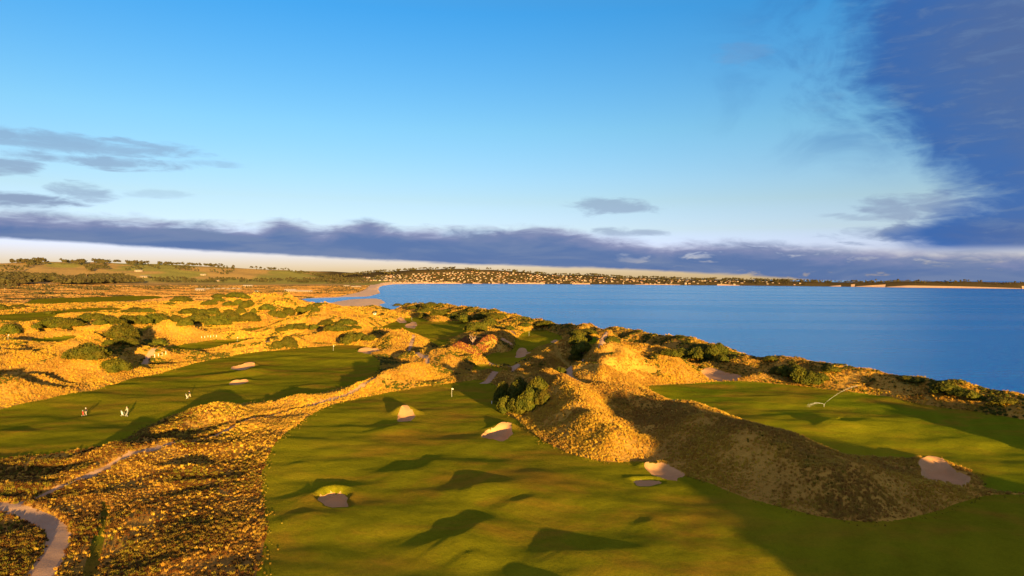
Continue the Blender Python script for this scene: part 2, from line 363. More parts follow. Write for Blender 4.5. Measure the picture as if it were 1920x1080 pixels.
# hollows between the dunes
TROUGH = [
 ([(-40, 716, 4), (40, 704, 5), (100, 699, 5), (150, 695, 5), (195, 691, 3.5)], 12, 12),
 ([(232, 676, 2), (255, 670, 3.5), (282, 664, 3)], 11, 9),
 ([(0, 624, 3), (40, 623, 4), (65, 620, 2)], 16, 12),
 ([(150, 622, 3), (110, 624, 3), (60, 628, 3)], 14, 10),
 ([(250, 634, 3), (275, 630, 3), (300, 628, 2)], 14, 12),
 ([(0, 668, 2), (60, 662, 3), (130, 655, 2)], 10, 9),
 ([(300, 676, 2), (340, 668, 2.5), (380, 660, 2)], 8, 7),
 ([(700, 676, 2), (730, 668, 3), (760, 664, 2)], 9, 8), ([(760, 676, 2), (790, 684, 3), (800, 690, 2)], 7, 7),
 ([(520, 636, 2), (570, 628, 3), (610, 624, 3), (640, 628, 2)], 12, 10),
 ([(700, 596, 3), (730, 592, 4), (745, 584, 3)], 18, 14), ([(660, 600, 3), (690, 606, 3)], 16, 12),
 ([(1150, 742, 2), (1200, 760, 2.5), (1240, 775, 2)], 9, 8), ([(1180, 655, 3), (1210, 668, 4), (1240, 678, 3)], 14, 12), ([(1400, 682, 2), (1430, 690, 3), (1460, 690, 2)], 12, 10),
 ([(250, 845, 1), (330, 820, 1.4), (400, 800, 1)], 7, 6), ([(30, 885, 1), (90, 880, 1.4), (150, 872, 1)], 7, 6), ([(400, 900, .8), (450, 880, 1.4), (480, 850, 1)], 8, 7),
]
# low swells of the mown turf: gentle towards the sun, steep away from it
SWELL = [
 ([(728, 874, .5), (762, 875, .95), (798, 865, .9), (838, 846, .3)], 12, 2.5),
 ([(812, 993, 1.0), (850, 993, 1.5), (890, 976, 1.2), (936, 961, .35)], 12, 3),
 ([(866, 914, .6), (902, 906, .95), (945, 898, .3)], 9, 2.2),
 ([(938, 938, .3), (973, 938, .7), (1012, 929, .25)], 8, 2),
 ([(1026, 1016, .4), (1070, 1025, .85), (1118, 1026, .7), (1150, 1012, .2)], 10, 2.2),
 ([(970, 1100, .5), (1040, 1098, .9), (1120, 1095, .4)], 9, 2),
 ([(860, 1038, .2), (880, 1036, .5), (905, 1032, .2)], 6, 1.6),
 ([(720, 795, .6), (735, 790, 1.9), (752, 788, 1.2)], 9, 3),
 ([(560, 916, .5), (590, 912, 1.4), (612, 908, .8)], 9, 2.5),
 ([(535, 960, .3), (575, 955, .9), (600, 948, .5)], 8, 3),
 ([(540, 868, .2), (560, 866, .45), (580, 865, .2)], 6, 2),
 ([(1200, 975, .2), (1215, 976, .5), (1235, 972, .2)], 6, 2),
 ([(1520, 772, .5), (1550, 785, 1.2), (1600, 790, .9), (1640, 785, .3)], 10, 3),
 ([(360, 702, .6), (400, 698, 1.2), (440, 692, 1.6), (478, 686, 1.8), (496, 684, .4)], 10, 3),
 ([(410, 722, .4), (450, 720, 1.0), (475, 713, .5)], 8, 2.5),
 ([(515, 670, .3), (545, 666, 1.0), (585, 662, .5)], 10, 3),
 ([(445, 665, .4), (470, 662, .9), (500, 663, .3)], 8, 3),
 ([(205, 722, .3), (235, 719, 1.0), (265, 719, .3)], 8, 2.5),
 ([(0, 808, .8), (30, 806, .9), (60, 806, .2)], 9, 2.5),
 ([(120, 785, .2), (160, 778, .5), (210, 772, .2)], 9, 3),
 ([(530, 725, .2), (570, 722, .5), (610, 722, .2)], 9, 3),
]
TRO = [(smooth_poly(crest([(a, b, 0) for a, b, h in p]), 0, False), n, f, [h for a, b, h in p]) for p, n, f in TROUGH]
for t in TRO: t[0][:, 2] = t[3]
TRO = [(smooth_poly(t[0], 2, False), t[1], t[2]) for t in TRO]
SWL = [(smooth_poly(crest([(a, b, h * (0.3 if i in (0, len(p) - 1) else 1.1)) for i, (a, b, h) in enumerate(p)]), 2, False), n * .8, f) for p, n, f in SWELL]

# the sea: shoreline polygon
_n = coastc[:, :2]; _t = np.gradient(_n, axis=0); _t /= np.linalg.norm(_t, axis=1)[:, None]
shore_near = _n + np.stack([_t[:, 1], -_t[:, 0]], 1) * 30
SEA = np.vstack([[[600, -3000]], [[260, -400]], shore_near[4:], [[-128, 800], [-190, 1000], [-232, 1200]],
    P([(723, 568), (716, 562), (704, 559.5), (670, 560.5), (655, 561.5), (632, 565), (616, 569), (622, 573), (631, 577.5), (617, 578), (600, 570), (582, 566), (566, 561), (575, 559.5), (600, 559), (630, 558),
       (645, 557), (690, 556), (700, 553.5), (713, 550), (711, 546), (709, 542), (712, 538), (718, 535.6), (742, 532.6), (800, 531.6), (960, 532), (1100, 533), (1250, 534.3), (1400, 535.5), (1550, 537.0), (1700, 539), (1920, 541.5), (2400, 545)], z=0.0),
    [[9000, 4000], [9000, -3000]]])
seaL = SEA

# far hills: list of (azimuth px, crest py, distance) on the left and behind the town
HILL_L = [(-400, 486, 4600), (0, 492, 4600), (80, 491, 4600), (180, 493, 4700), (300, 495, 4800), (400, 500, 4900), (500, 505, 5000), (540, 507, 5000), (580, 514, 5000), (640, 524, 5000), (2400, 528, 5000)]
HILL_T = [(-400, 530, 6000), (540, 522, 6000), (600, 520, 5800), (640, 517, 5700), (700, 510, 5600), (780, 506, 5500), (860, 504, 5500), (950, 508, 5600), (1040, 514.5, 5700), (1100, 516, 5800), (1200, 520.5, 5800), (1300, 523.5, 5800), (1400, 525, 5800), (1480, 527, 5800), (1560, 530, 5900), (1700, 531.5, 6000), (2400, 536, 6000)]
HILL_F = [(-400, 505, 9000), (0, 507, 9000), (540, 508, 9000), (580, 508, 9000), (620, 509.5, 9000), (680, 512, 9000), (760, 516, 9000), (1500, 528, 8500), (1560, 529, 8500), (1640, 529.5, 8500), (1720, 528.5, 8500), (1800, 531, 8500), (1860, 532.5, 8500), (2400, 534, 8500)]
def hillprof(L):
    a = [math.atan2(*(lambda d: (d.x, d.y))(ray(p, q))) for p, q, r in L]
    h = []
    for p, q, r in L:
        d = ray(p, q); h.append(HC + d.z / math.hypot(d.x, d.y) * r)
    return np.array(a), np.array(h), np.array([r for _, _, r in L], float)
HILLS = [(hillprof(HILL_L), 1500, 900), (hillprof(HILL_T), 1050, 800), (hillprof(HILL_F), 1800, 1500)]

BEACHP = smooth_poly(P([(560, 560), (600, 571), (628, 579), (640, 580), (700, 577), (735, 570), (725, 562), (716, 551), (712, 540), (718, 535), (742, 532), (800, 531), (960, 531.6), (960, 530.2), (800, 530.6), (715, 530.6), (704, 531.5), (694, 535), (689, 541), (680, 546), (668, 550), (640, 556), (600, 557)], z=1.0), 1)
TEES = {'tee_b': 8.6, 'tee_c': 9.0, 'tee_d': 5.8}      # raised tee platforms on the dunes
def play_sdf(x, y, tees=True):
    s = np.full(x.shape, 1e6)
    for k, (pl, tone) in FAIR.items():
        if tees or k not in TEES: s = np.minimum(s, poly_sdf(x, y, pl))
    for lab, pl, c, dep, lip in bunk: s = np.minimum(s, poly_sdf(x, y, pl))
    return s
def path_sdf(x, y):
    s = np.full(x.shape, 1e6)
    for k, (pl, w) in PATHS.items(): s = np.minimum(s, line_sdf(x, y, pl, w))
    return s
def ridge_h(x, y, R):
    pl, wn, wf = R; out = np.zeros(x.shape); w = max(wn, wf)
    lo = pl.min(0)[:2] - w; hi = pl.max(0)[:2] + w
    k = (x > lo[0]) & (x < hi[0]) & (y > lo[1]) & (y < hi[1])
    if not k.any(): return out
    xs, ys = x[k], y[k]
    d, i, sd = seg_dist(xs, ys, pl)
    h = np.interp(i, np.arange(len(pl)), pl[:, 2])
    # far side = away from the sun
    j = np.clip(i.astype(int), 0, len(pl) - 2); f = i - j
    cx = pl[j, 0] * (1 - f) + pl[j + 1, 0] * f; cy = pl[j, 1] * (1 - f) + pl[j + 1, 1] * f
    g = ((xs - cx) * -SUN_H.x + (ys - cy) * -SUN_H.y) / (d + 1e-6)
    ww = wn + (wf - wn) * sst(g, -0.4, 0.4)
    t = np.clip(1 - d / ww, 0, 1)
    out[k] = h * (t * t * (3 - 2 * t) * 0.6 + t * 0.4)
    return out

def height(x, y, full=True):
    r = np.hypot(x, y)
    z = base_z(r)
    ps = play_sdf(x, y, False); pt = path_sdf(x, y)
    sd = poly_sdf(x, y, seaL, 1e5)
    near = sst(r, 2600, 1600)
    m = sst(ps, 0, 9) 
    mr = sst(ps, -1.0, 7)
    acc = np.zeros(x.shape)
    for R in RID + BACK:
        acc += ridge_h(x, y, R) ** 3
    hr = acc ** (1 / 3)
    hr = hr * (1 + near * (0.30 * fbm(x / 24, y / 20, 131, 3) + 0.10 * fbm(x / 7, y / 7, 137, 2)))
    # wind-shaped dunes of the rough
    amp = np.interp(r, [0, 150, 300, 700, 1100, 1500, 2500], [0.7, 0.9, 1.8, 1.9, 1.3, 0.9, 0.6])
    azp = np.arctan2(x, y); amp = amp * (1 - 0.85 * sst(azp, -0.31, -0.28) * sst(azp, -0.14, -0.18) * sst(r, 420, 620))
    wx = x + 14 * fbm(x / 60, y / 60, 31, 2); wy = y + 14 * fbm(x / 60, y / 60, 47, 2)
    n = 1 - np.abs(fbm(wx / 55, wy / 30, 3, 3)) * 2.0
    n2 = fbm(x / 14, y / 14, 11, 3)
    # dune folds added across the sun for shadow lines: gentle backs, steep lee faces
    sl = -(x * SUN_H.x + y * SUN_H.y) + 24 * fbm(x / 75, y / 75, 151, 2) + 0.25 * x
    fr = sl / 34 - np.floor(sl / 34); prof = np.where(fr < .74, sst(fr, 0, .74), 1 - sst(fr, .74, 1))
    fold = 3.0 * np.clip(fbm(x / 55, y / 55, 157, 2) + .4, 0, 1) * prof * sst(r, 170, 240) * sst(r, 850, 600) * sst(-x, 25, 80) * sst(ps, 1, 15)
    mr = sst(ps, -1.0, 5 + 1.3 * hr)
    z = z + fold + mr * hr + sst(ps, 0, np.interp(r, [0, 200, 400], [9, 14, 26])) * amp * (n * 0.9 + 0.1) + m * n2 * 0.55 * np.interp(r, [0, 200, 500], [0.6, 1, 1.6]) * near
    for R in TRO: z = z - m * ridge_h(x, y, R)
    # mown turf: long soft swells
    z = z + (1 - m) * (0.55 * fbm(x / 38, y / 24, 71, 2) + 0.16 * fbm(x / 11, y / 7, 77, 2)) * near
    for R in SWL: z = z + 0.57 * ridge_h(x, y, R)
    for k_, h_ in TEES.items():
        w_ = sst(poly_sdf(x, y, FAIR[k_][0]), 4.0, 0.3); z = z * (1 - w_) + (16 + h_) * w_
    # bunkers
    for bi, (lab, pl, c, dep, lip) in enumerate(bunk):
        bk = BUNK[bi][7]
        s = poly_sdf(x, y, pl, 14)
        k = s < 13
        if not k.any(): continue
        rad = math.sqrt(np.ptp(pl[:, 0]) * np.ptp(pl[:, 1])) / 2
        ry = np.ptp(pl[:, 1]) / 2
        yy = ((y[k] - c[1]) * 0.97 - (x[k] - c[0]) * 0.25 * SUN_H.x) / max(ry, 1.0)
        s_ = s[k]
        back = sst(yy, bk, 1.0)
        floor = -dep * (sst(s_, 0.9, -0.7) if bk > .5 else sst(-s_, -0.1, min(1.2, rad * .5)) * (1 - back * 0.9))
        wid = max(2.2, lip * 2.2)
        mound = lip * back * (sst(s_, 0.2, 1.2) if bk > .5 else 1.0) * np.where(s_ < 0, sst(-s_, rad * 1.1, 0.0), sst(s_, wid, 0.0)) 
        z[k] = z[k] + floor + mound
    z = z - 0.38 * sst(pt, 0.5, -0.15) * near
    z = z - 0.5 * sst(poly_sdf(x, y, FAIR['ditch'][0]), 0.5, -1.0)
    for k_, h_ in (('strip_b', 1.2), ('strip_c', 1.6), ('strip_d', 1.6), ('strip_e', 1.8), ('strip_f', 1.6), ('middle', 1.4), ('coast_green', 1.8), ('tee_a', 1.2)):
        z = z - h_ * sst(poly_sdf(x, y, FAIR[k_][0]), 4.0, -4.0)
    # far hills
    az = np.arctan2(x, y)
    for (a, h, rr), wn, wf in HILLS:
        hh = np.interp(az, a, h); rc = np.interp(az, a, rr)
        d = r - rc
        t = np.where(d < 0, np.clip(1 + d / wn, 0, 1), np.clip(1 - d / wf, 0, 1))
        z = np.maximum(z, 3.5 + (hh - 3.5) * (0.65 * t * t * (3 - 2 * t) + 0.35 * t))
    far = sst(r, 3200, 4300)
    z = z + far * (fbm(x / 420, y / 420, 5, 3) * 7.0) * sst(z, 5, 40)
    # the shore
    slope = np.where(r < 900, 0.85, np.where(r < 2600, 0.035, 0.3))
    z = np.where(sd > 0, np.minimum(z, slope * sd + 0.02), z)
    z = np.where(sd <= 0, np.maximum(-6.0, -0.06 * -sd - 0.05), z)
    return z

# ------------------------------------------------------------------ materials
def rgbl(r, g, b):
    f = lambda c: ((c / 255 + 0.055) / 1.055) ** 2.4
    return (f(r), f(g), f(b))
def new_mat(name):
    m = bpy.data.materials.new(name); m.use_nodes = True
    m.node_tree.nodes.clear(); N = NT(m.node_tree)
    b = N.n('ShaderNodeBsdfPrincipled'); o = N.n('ShaderNodeOutputMaterial'); N.put(o.inputs[0], b.outputs[0])
    b.inputs['Specular IOR Level'].default_value = 0.1
    b.inputs['Roughness'].default_value = 0.9
    return m, N, b
def bump(N, b, h, strength, dist):
    bp = N.n('ShaderNodeBump'); bp.inputs['Strength'].default_value = strength; bp.inputs['Distance'].default_value = dist
    N.put(bp.inputs['Height'], h); N.put(b.inputs['Normal'], bp.outputs[0])
def pos(N): return N.n('ShaderNodeNewGeometry').outputs['Position']
def plain(name, c, rough=0.8, spec=0.2, var=0.15):
    m, N, b = new_mat(name)
    n = N.noise(pos(N), 3.0, 4)
    N.put(b.inputs['Base Color'], N.mix(n, [v * (1 - var) for v in c], [min(1, v * (1 + var)) for v in c]))
    b.inputs['Roughness'].default_value = rough; b.inputs['Specular IOR Level'].default_value = spec
    return m
def mat_ground():
    m, N, b = new_mat('dune_grass_ground'); b.inputs['Specular IOR Level'].default_value = 0.0; p = pos(N)
    at = N.n('ShaderNodeAttribute'); at.attribute_name = 'cover'
    n1 = N.noise(p, 0.08, 5, 0.6); n2 = N.noise(p, 0.9, 5, 0.65); n3 = N.noise(p, 4.0, 3, .6)
    c = N.mix(N.m('MULTIPLY', N.sstep(n1, .3, .7), .6), at.outputs['Color'], (0.78, 0.74, 0.7), 'MULTIPLY')
    c = N.mix(N.m('MULTIPLY', N.sstep(n2, .4, .7), .45), c, (0.6, 0.6, 0.55), 'MULTIPLY')
    N.put(b.inputs['Base Color'], c)
    bump(N, b, N.m('ADD', n2, N.m('MULTIPLY', n3, .4)), 0.9, 0.6)
    return m
def mat_fairway():
    m, N, b = new_mat('mown_turf'); b.inputs['Specular IOR Level'].default_value = 0.0; p = pos(N)
    at = N.n('ShaderNodeAttribute'); at.attribute_name = 'cover'
    mp = N.n('ShaderNodeMapping'); N.put(mp.inputs[0], p); mp.inputs['Scale'].default_value = (0.05, 0.09, 0.05); mp.inputs['Rotation'].default_value = (0, 0, 0.35)
    n1 = N.noise(mp.outputs[0], 1.0, 6, 0.62, 0.5); n2 = N.noise(p, 0.6, 5, 0.6); n3 = N.noise(p, 7.0, 3, .7); n4 = N.noise(p, 0.022, 3, .5)
    c = at.outputs['Color']
    c = N.mix(N.m('MULTIPLY', N.sstep(n1, .42, .68), .7), c, rgbl(152, 112, 36))
    c = N.mix(N.m('MULTIPLY', N.sstep(n2, .35, .75), .35), c, (0.55, 0.6, 0.5), 'MULTIPLY')
    c = N.mix(N.m('MULTIPLY', N.sstep(n4, .46, .62), .55), c, rgbl(146, 140, 24))
    c = N.mix(N.m('MULTIPLY', N.sstep(n3, .4, .65), .35), c, (0.55, 0.58, 0.5), 'MULTIPLY')
    wv = N.n('ShaderNodeTexWave'); N.put(wv.inputs[0], p); wv.inputs['Scale'].default_value = 0.055; wv.inputs['Distortion'].default_value = 5.0; wv.inputs['Detail'].default_value = 3; wv.inputs['Detail Scale'].default_value = 0.25
    mp2 = N.n('ShaderNodeMapping'); N.put(mp2.inputs[0], p); mp2.inputs['Rotation'].default_value = (0, 0, 0.5); N.put(wv.inputs[0], mp2.outputs[0])
    c = N.mix(N.m('MULTIPLY', wv.outputs['Fac'], .22), c, (0.62, 0.66, 0.6), 'MULTIPLY')
    n5 = N.noise(p, 2.2, 4, .7)
    c = N.mix(N.m('MULTIPLY', N.sstep(n5, .5, .72), .4), c, (1.35, 1.25, 1.1), 'MULTIPLY')
    c = N.mix(N.m('MULTIPLY', N.sstep(n5, .48, .3), .35), c, (0.6, 0.62, 0.6), 'MULTIPLY')
    N.put(b.inputs['Base Color'], c)
    bump(N, b, N.m('ADD', N.m('MULTIPLY', n3, 1.0), N.m('MULTIPLY', n2, 1.5)), 0.9, 0.14)
    return m
def mat_sand(name, c0, c1, foot=1.0):
    m, N, b = new_mat(name); p = pos(N)
    n1 = N.noise(p, 0.5, 5, 0.6); n2 = N.noise(p, 5.0, 4, .65)
    n0 = N.noise(p, 0.11, 4, .6)
    c = N.mix(n1, c0, c1); c = N.mix(N.m('MULTIPLY', N.sstep(n0, .42, .62), .45), c, (.72, .68, .64), 'MULTIPLY'); c = N.mix(N.m('MULTIPLY', N.sstep(n2, .5, .7), .4), c, (.7, .66, .6), 'MULTIPLY')
    N.put(b.inputs['Base Color'], c)
    bump(N, b, N.m('ADD', n1, N.m('MULTIPLY', n2, .5)), 0.6 * foot, 0.12)
    return m
def mat_sea():
    m, N, b = new_mat('sea_water'); p = pos(N)
    mp = N.n('ShaderNodeMapping'); N.put(mp.inputs[0], p); mp.inputs['Scale'].default_value = (0.0012, 0.006, 0.01); mp.inputs['Rotation'].default_value = (0, 0, 0.1)
    n0 = N.noise(mp.outputs[0], 1.0, 4, .55)
    b.inputs['Base Color'].default_value = (0.002, 0.20, 0.66, 1)
    b.inputs['Specular IOR Level'].default_value = 0.3; b.inputs['IOR'].default_value = 1.33
    N.put(b.inputs['Roughness'], N.m('MULTIPLY_ADD', N.sstep(n0, .35, .65), 0.08, 0.17))
    n1 = N.noise(p, 0.12, 4, .6); n2 = N.noise(p, 0.7, 3, .6)
    bump(N, b, N.m('ADD', n1, N.m('MULTIPLY', n2, .3)), 1.0, 1.5)
    return m
M = dict(ground=mat_ground(), turf=mat_fairway(), sand=mat_sand('bunker_sand', rgbl(184, 138, 92), rgbl(198, 152, 106)),
         path=mat_sand('crushed_path', rgbl(170, 134, 104), rgbl(186, 152, 122)), beach=mat_sand('beach_sand', rgbl(228, 182, 132), rgbl(238, 196, 150)), sea=mat_sea())

def tag(o, label=None, cat=None, group=None, kind=None):
    if label: o['label'] = label
    if cat: o['category'] = cat
    if group: o['group'] = group
    if kind: o['kind'] = kind
    return o
def mesh_np(name, v, quads, mat, col=None, smooth=True):
    me = bpy.data.meshes.new(name)
    k = quads.shape[1]
    me.vertices.add(len(v)); me.vertices.foreach_set('co', v.astype(np.float32).ravel())
    me.loops.add(quads.size); me.loops.foreach_set('vertex_index', quads.astype(np.int32).ravel())
    me.polygons.add(len(quads)); me.polygons.foreach_set('loop_start', np.arange(0, quads.size, k, dtype=np.int32))
    me.polygons.foreach_set('loop_total', np.full(len(quads), k, np.int32))
    if smooth: me.polygons.foreach_set('use_smooth', np.ones(len(quads), bool))
    if col is not None:
        a = me.color_attributes.new('cover', 'FLOAT_COLOR', 'POINT')
        a.data.foreach_set('color', np.hstack([col, np.ones((len(col), 1))]).astype(np.float32).ravel())
    me.update(); me.validate()
    if mat: me.materials.append(mat)
    o = bpy.data.objects.new(name, me); C.objects.link(o)
    return o

# ------------------------------------------------------------------ ground colours
GREEN = np.array(rgbl(122, 120, 22)); LUSH = np.array(rgbl(104, 124, 20)); DITCH = np.array(rgbl(62, 84, 30))
FIELDS = [(P([(20, 498), (70, 503), (150, 503), (250, 500), (180, 514), (60, 517), (-60, 516), (-60, 498)], z=70), rgbl(128, 140, 62)),
          (P([(-60, 495), (20, 494), (70, 499), (20, 506), (-60, 508)], z=85), rgbl(120, 136, 66))]
def ground_colour(x, y, z):
    r = np.hypot(x, y)
    gold = np.array(rgbl(196, 152, 66)); brown = np.array(rgbl(150, 114, 58)); heath = np.array(rgbl(132, 96, 52)); plain_c = np.array(rgbl(186, 148, 94))
    hill = np.array(rgbl(194, 158, 92)); hillg = np.array(rgbl(158, 150, 76)); wood = np.array(rgbl(112, 96, 62))
    n = sst(fbm(x / 40, y / 40, 91, 3), -0.35, 0.45)[:, None]
    c = gold * (1 - n * 0.5) + brown * n * 0.5
    near = (sst(r, 170, 95) * sst(-x, 0, 25))[:, None] * 0.55
    c = c * (1 - near) + heath * near
    fp = sst(r, 900, 1400)[:, None]; n3 = sst(fbm(x / 220, y / 90, 95, 3), 0.0, 0.4)[:, None]
    c = c * (1 - fp) + (plain_c * (1 - n3 * .7) + wood * n3 * .7) * fp
    fh = sst(r, 3300, 3800)[:, None]; n4 = sst(fbm(x / 380, y / 500, 99, 2), -0.1, 0.1)[:, None]
    c = c * (1 - fh) + (hill * (1 - n4) + hillg * n4) * fh
    tw = (sst(np.arctan2(x, y), -0.30, -0.25) * sst(r, 4400, 4700))[:, None]
    c = c * (1 - tw) + np.array(rgbl(84, 72, 46)) * tw
    return c

def local_partition():
    """polar sheet around the drone; vertices near an outline are moved onto it, then the cells are shared out"""
    na = 760
    ang = np.radians(np.linspace(-51, 51, na))
    rad = [42.0]
    while rad[-1] < 11500:
        q = rad[-1]; rad.append(q * (1 + (0.0044 if q < 420 else 0.0062 if q < 1800 else 0.010)))
    rad = np.array(rad); nr = len(rad)
    A, R = np.meshgrid(ang, rad)
    x = (np.sin(A) * R).ravel(); y = (np.cos(A) * R).ravel()
    cell = (R * 0.0036).ravel()
    feats = []
    for k, (pl, tone) in FAIR.items(): feats.append((lambda X, Y, pl=pl: poly_sdf(X, Y, pl)))
    for b in bunk: feats.append((lambda X, Y, pl=b[1]: poly_sdf(X, Y, pl)))
    for k, (pl, w) in PATHS.items(): feats.append((lambda X, Y, pl=pl, w=w: line_sdf(X, Y, pl, w)))
    feats.append(lambda X, Y: poly_sdf(X, Y, seaL, 200))
    for f in feats:
        s = f(x, y); k = np.where(np.abs(s) < cell * 0.55)[0]
        if len(k) == 0: continue
        e = 0.05; xs, ys = x[k], y[k]
        gx = (f(xs + e, ys) - f(xs - e, ys)) / (2 * e); gy = (f(xs, ys + e) - f(xs, ys - e)) / (2 * e)
        x[k] = xs - s[k] * np.clip(gx, -1, 1); y[k] = ys - s[k] * np.clip(gy, -1, 1)
    z = height(x, y)
    i = np.arange((nr - 1) * na).reshape(nr - 1, na)[:, :-1].ravel()
    q = np.stack([i, i + 1, i + na + 1, i + na], 1)[:, ::-1]
    cx = x[q].mean(1); cy = y[q].mean(1)
    cls = np.zeros(len(q), np.int32)
    ids = {}
    n = 1
    for k, (pl, tone) in FAIR.items():
        cls[poly_sdf(cx, cy, pl) < 0] = n; ids[n] = ('fairway', k); n += 1
    for j, b in enumerate(bunk):
        cls[poly_sdf(cx, cy, b[1]) < 0] = n; ids[n] = ('bunker', j); n += 1
    for k, (pl, w) in PATHS.items():
        cls[(line_sdf(cx, cy, pl, w) < 0)] = n; ids[n] = ('path', k); n += 1
    # beach and spit, far-right pale mist made as a sand strip, far hills
    cr = np.hypot(cx, cy); sd = poly_sdf(cx, cy, seaL, 400)
    inner = BEACHP
    beach = (cls == 0) & (((poly_sdf(cx, cy, inner) < 0) & (cr > 950) & (z[q].mean(1) < 5.0)) | ((sd < np.where(np.arctan2(cx, cy) < -0.08, 40, 8)) & (sd > -30) & (cr > 2600)) | ((sd < 6) & (cr < 1000)) | ((sd < 60) & (cr > 3900) & (np.arctan2(cx, cy) > 0.46) & (z[q].mean(1) < 9)))
    cls[beach] = 900; ids[900] = ('beach', None)
    hill = (cls == 0) & (cr > 3300); cls[hill] = 901; ids[901] = ('hills', None)
    ids[0] = ('ground', None)
    gc = ground_colour(x, y, z)
    for pl, c in FIELDS:
        pass
    return x, y, z, q, cls, ids, gc
GX, GY, GZ, GQ, GCLS, GIDS, GCOL = local_partition()
NAMES = {'centre': 'fairway', 'right': 'fairway', 'left': 'fairway', 'tee_a': 'tee', 'tee_b': 'tee', 'tee_c': 'tee', 'tee_d': 'tee', 'coast_green': 'putting_green', 'far_a': 'putting_green', 'far_b': 'putting_green', 'ditch': 'grass_ditch'}
def submesh(name, sel, mat, col=None):
    q = GQ[sel]; u, inv = np.unique(q, return_inverse=True)
    v = np.stack([GX[u], GY[u], GZ[u]], 1)
    c = GCOL[u] if col is None else np.tile(col, (len(u), 1))
    return mesh_np(name, v, inv.reshape(q.shape), mat, c)
under = GZ[GQ].max(1) < -5.9
for i, (kind, key) in GIDS.items():
    sel = (GCLS == i) & ~under
    if not sel.any(): continue
    if kind == 'fairway':
        col = (GREEN, LUSH, DITCH)[FAIR[key][1]]
        if key == 'right': col = GREEN * 0.4 + LUSH * 0.6
        tag(submesh(NAMES.get(key, 'fairway'), sel, M['turf'], col), kind='structure')
    elif kind == 'bunker':
        tag(submesh('sand_bunker', sel, M['sand'], GREEN), BUNK[key][0], 'bunker', 'sand bunkers')
    elif kind == 'path': tag(submesh('path', sel, M['path'], GREEN), kind='structure')
    elif kind == 'beach': tag(submesh('beach', sel, M['beach'], GREEN), kind='structure')
    else: tag(submesh(kind, sel, M['ground']), kind='structure')
# the dunes beside and behind the drone
def behind():
    na, rs = 240, np.concatenate([[0.5], 3 * 1.045 ** np.arange(0, 128)])
    rs = rs[rs < 600]
    ang = np.radians(np.linspace(51, 309, na)); A, R = np.meshgrid(ang, rs); x = (np.sin(A) * R).ravel(); y = (np.cos(A) * R).ravel()
    i = np.arange((len(rs) - 1) * na).reshape(len(rs) - 1, na)[:, :-1].ravel(); q = np.stack([i, i + 1, i + na + 1, i + na], 1)[:, ::-1]
    z = height(x, y)
    tag(mesh_np('ground', np.stack([x, y, z], 1), q, M['ground'], ground_colour(x, y, z)), kind='structure')
    a2 = np.radians(np.linspace(-51, 51, 60)); r2 = np.linspace(0.5, 42.0, 24); A, R = np.meshgrid(a2, r2); x = (np.sin(A) * R).ravel(); y = (np.cos(A) * R).ravel()
    i = np.arange(23 * 60).reshape(23, 60)[:, :-1].ravel(); q = np.stack([i, i + 1, i + 61, i + 60], 1)[:, ::-1]
    z = height(x, y)
    tag(mesh_np('ground', np.stack([x, y, z], 1), q, M['ground'], ground_colour(x, y, z)), kind='structure')
behind()
# sea sheet out to the horizon, and the pale lagoon on the plain
tag(mesh_np('sea', np.array([[-14000, -14000, 0], [30000, -14000, 0], [30000, 40000, 0], [-14000, 40000, 0]], float), np.array([[0, 1, 2, 3]]), M['sea'], smooth=False), kind='structure')
lg = P([(415, 530.6), (440, 529.4), (520, 529.6), (628, 530.2), (600, 531.3), (520, 531.8), (460, 532.3)], 0.6)
tag(mesh_np('lagoon', np.hstack([lg, np.full((len(lg), 1), 4.4)]), np.array([list(range(len(lg)))])[:, ::-1], M['sea'], smooth=False), kind='structure')

# fast lookups of the finished ground
def ground_z(x, y):
    return height(np.atleast_1d(np.asarray(x, float)), np.atleast_1d(np.asarray(y, float)))

# ------------------------------------------------------------------ finding the ground under a pixel
def hits(pts, rmin=40.0, rmax=9500.0):
    """first meeting of the view rays with the terrain, for placing things"""
    n = len(pts); rr = np.geomspace(rmin, rmax, 420)
    D = np.array([ray(a, b)[:] for a, b in pts]); k = np.hypot(D[:, 0], D[:, 1])
    ux, uy, sl = D[:, 0] / k, D[:, 1] / k, D[:, 2] / k
    X = ux[:, None] * rr; Y = uy[:, None] * rr; Zr = HC + sl[:, None] * rr
    H = height(X.ravel(), Y.ravel()).reshape(n, -1)
    below = Zr <= H
    out = []
    for i in range(n):
        j = int(np.argmax(below[i])) if below[i].any() else len(rr) - 1
        if j > 0:
            a = Zr[i, j - 1] - H[i, j - 1]; b = H[i, j] - Zr[i, j]; t = a / (a + b + 1e-9); r = rr[j - 1] + (rr[j] - rr[j - 1]) * t
        else: r = rr[0]
        out.append((ux[i] * r, uy[i] * r, r))
    xs = np.array([o[0] for o in out]); ys = np.array([o[1] for o in out]); zs = height(xs, ys)
    return [(xs[i], ys[i], zs[i], out[i][2]) for i in range(n)]
def project(x, y, z):
    dx, dy, dz = x, y, z - HC
    fz = dy * _f.y + dz * _f.z
    return CX + F * (dx * _r.x + dy * _r.y + dz * _r.z) / fz, CY - F * (dx * _u.x + dy * _u.y + dz * _u.z) / fz
def in_poly(px, py, poly):
    ins = np.zeros(px.shape, bool); n = len(poly)
    for i in range(n):
        ax, ay = poly[i]; bx, by = poly[(i + 1) % n]
        if ay != by: ins ^= ((ay > py) != (by > py)) & (px < (bx - ax) * (py - ay) / (by - ay) + ax)
    return ins

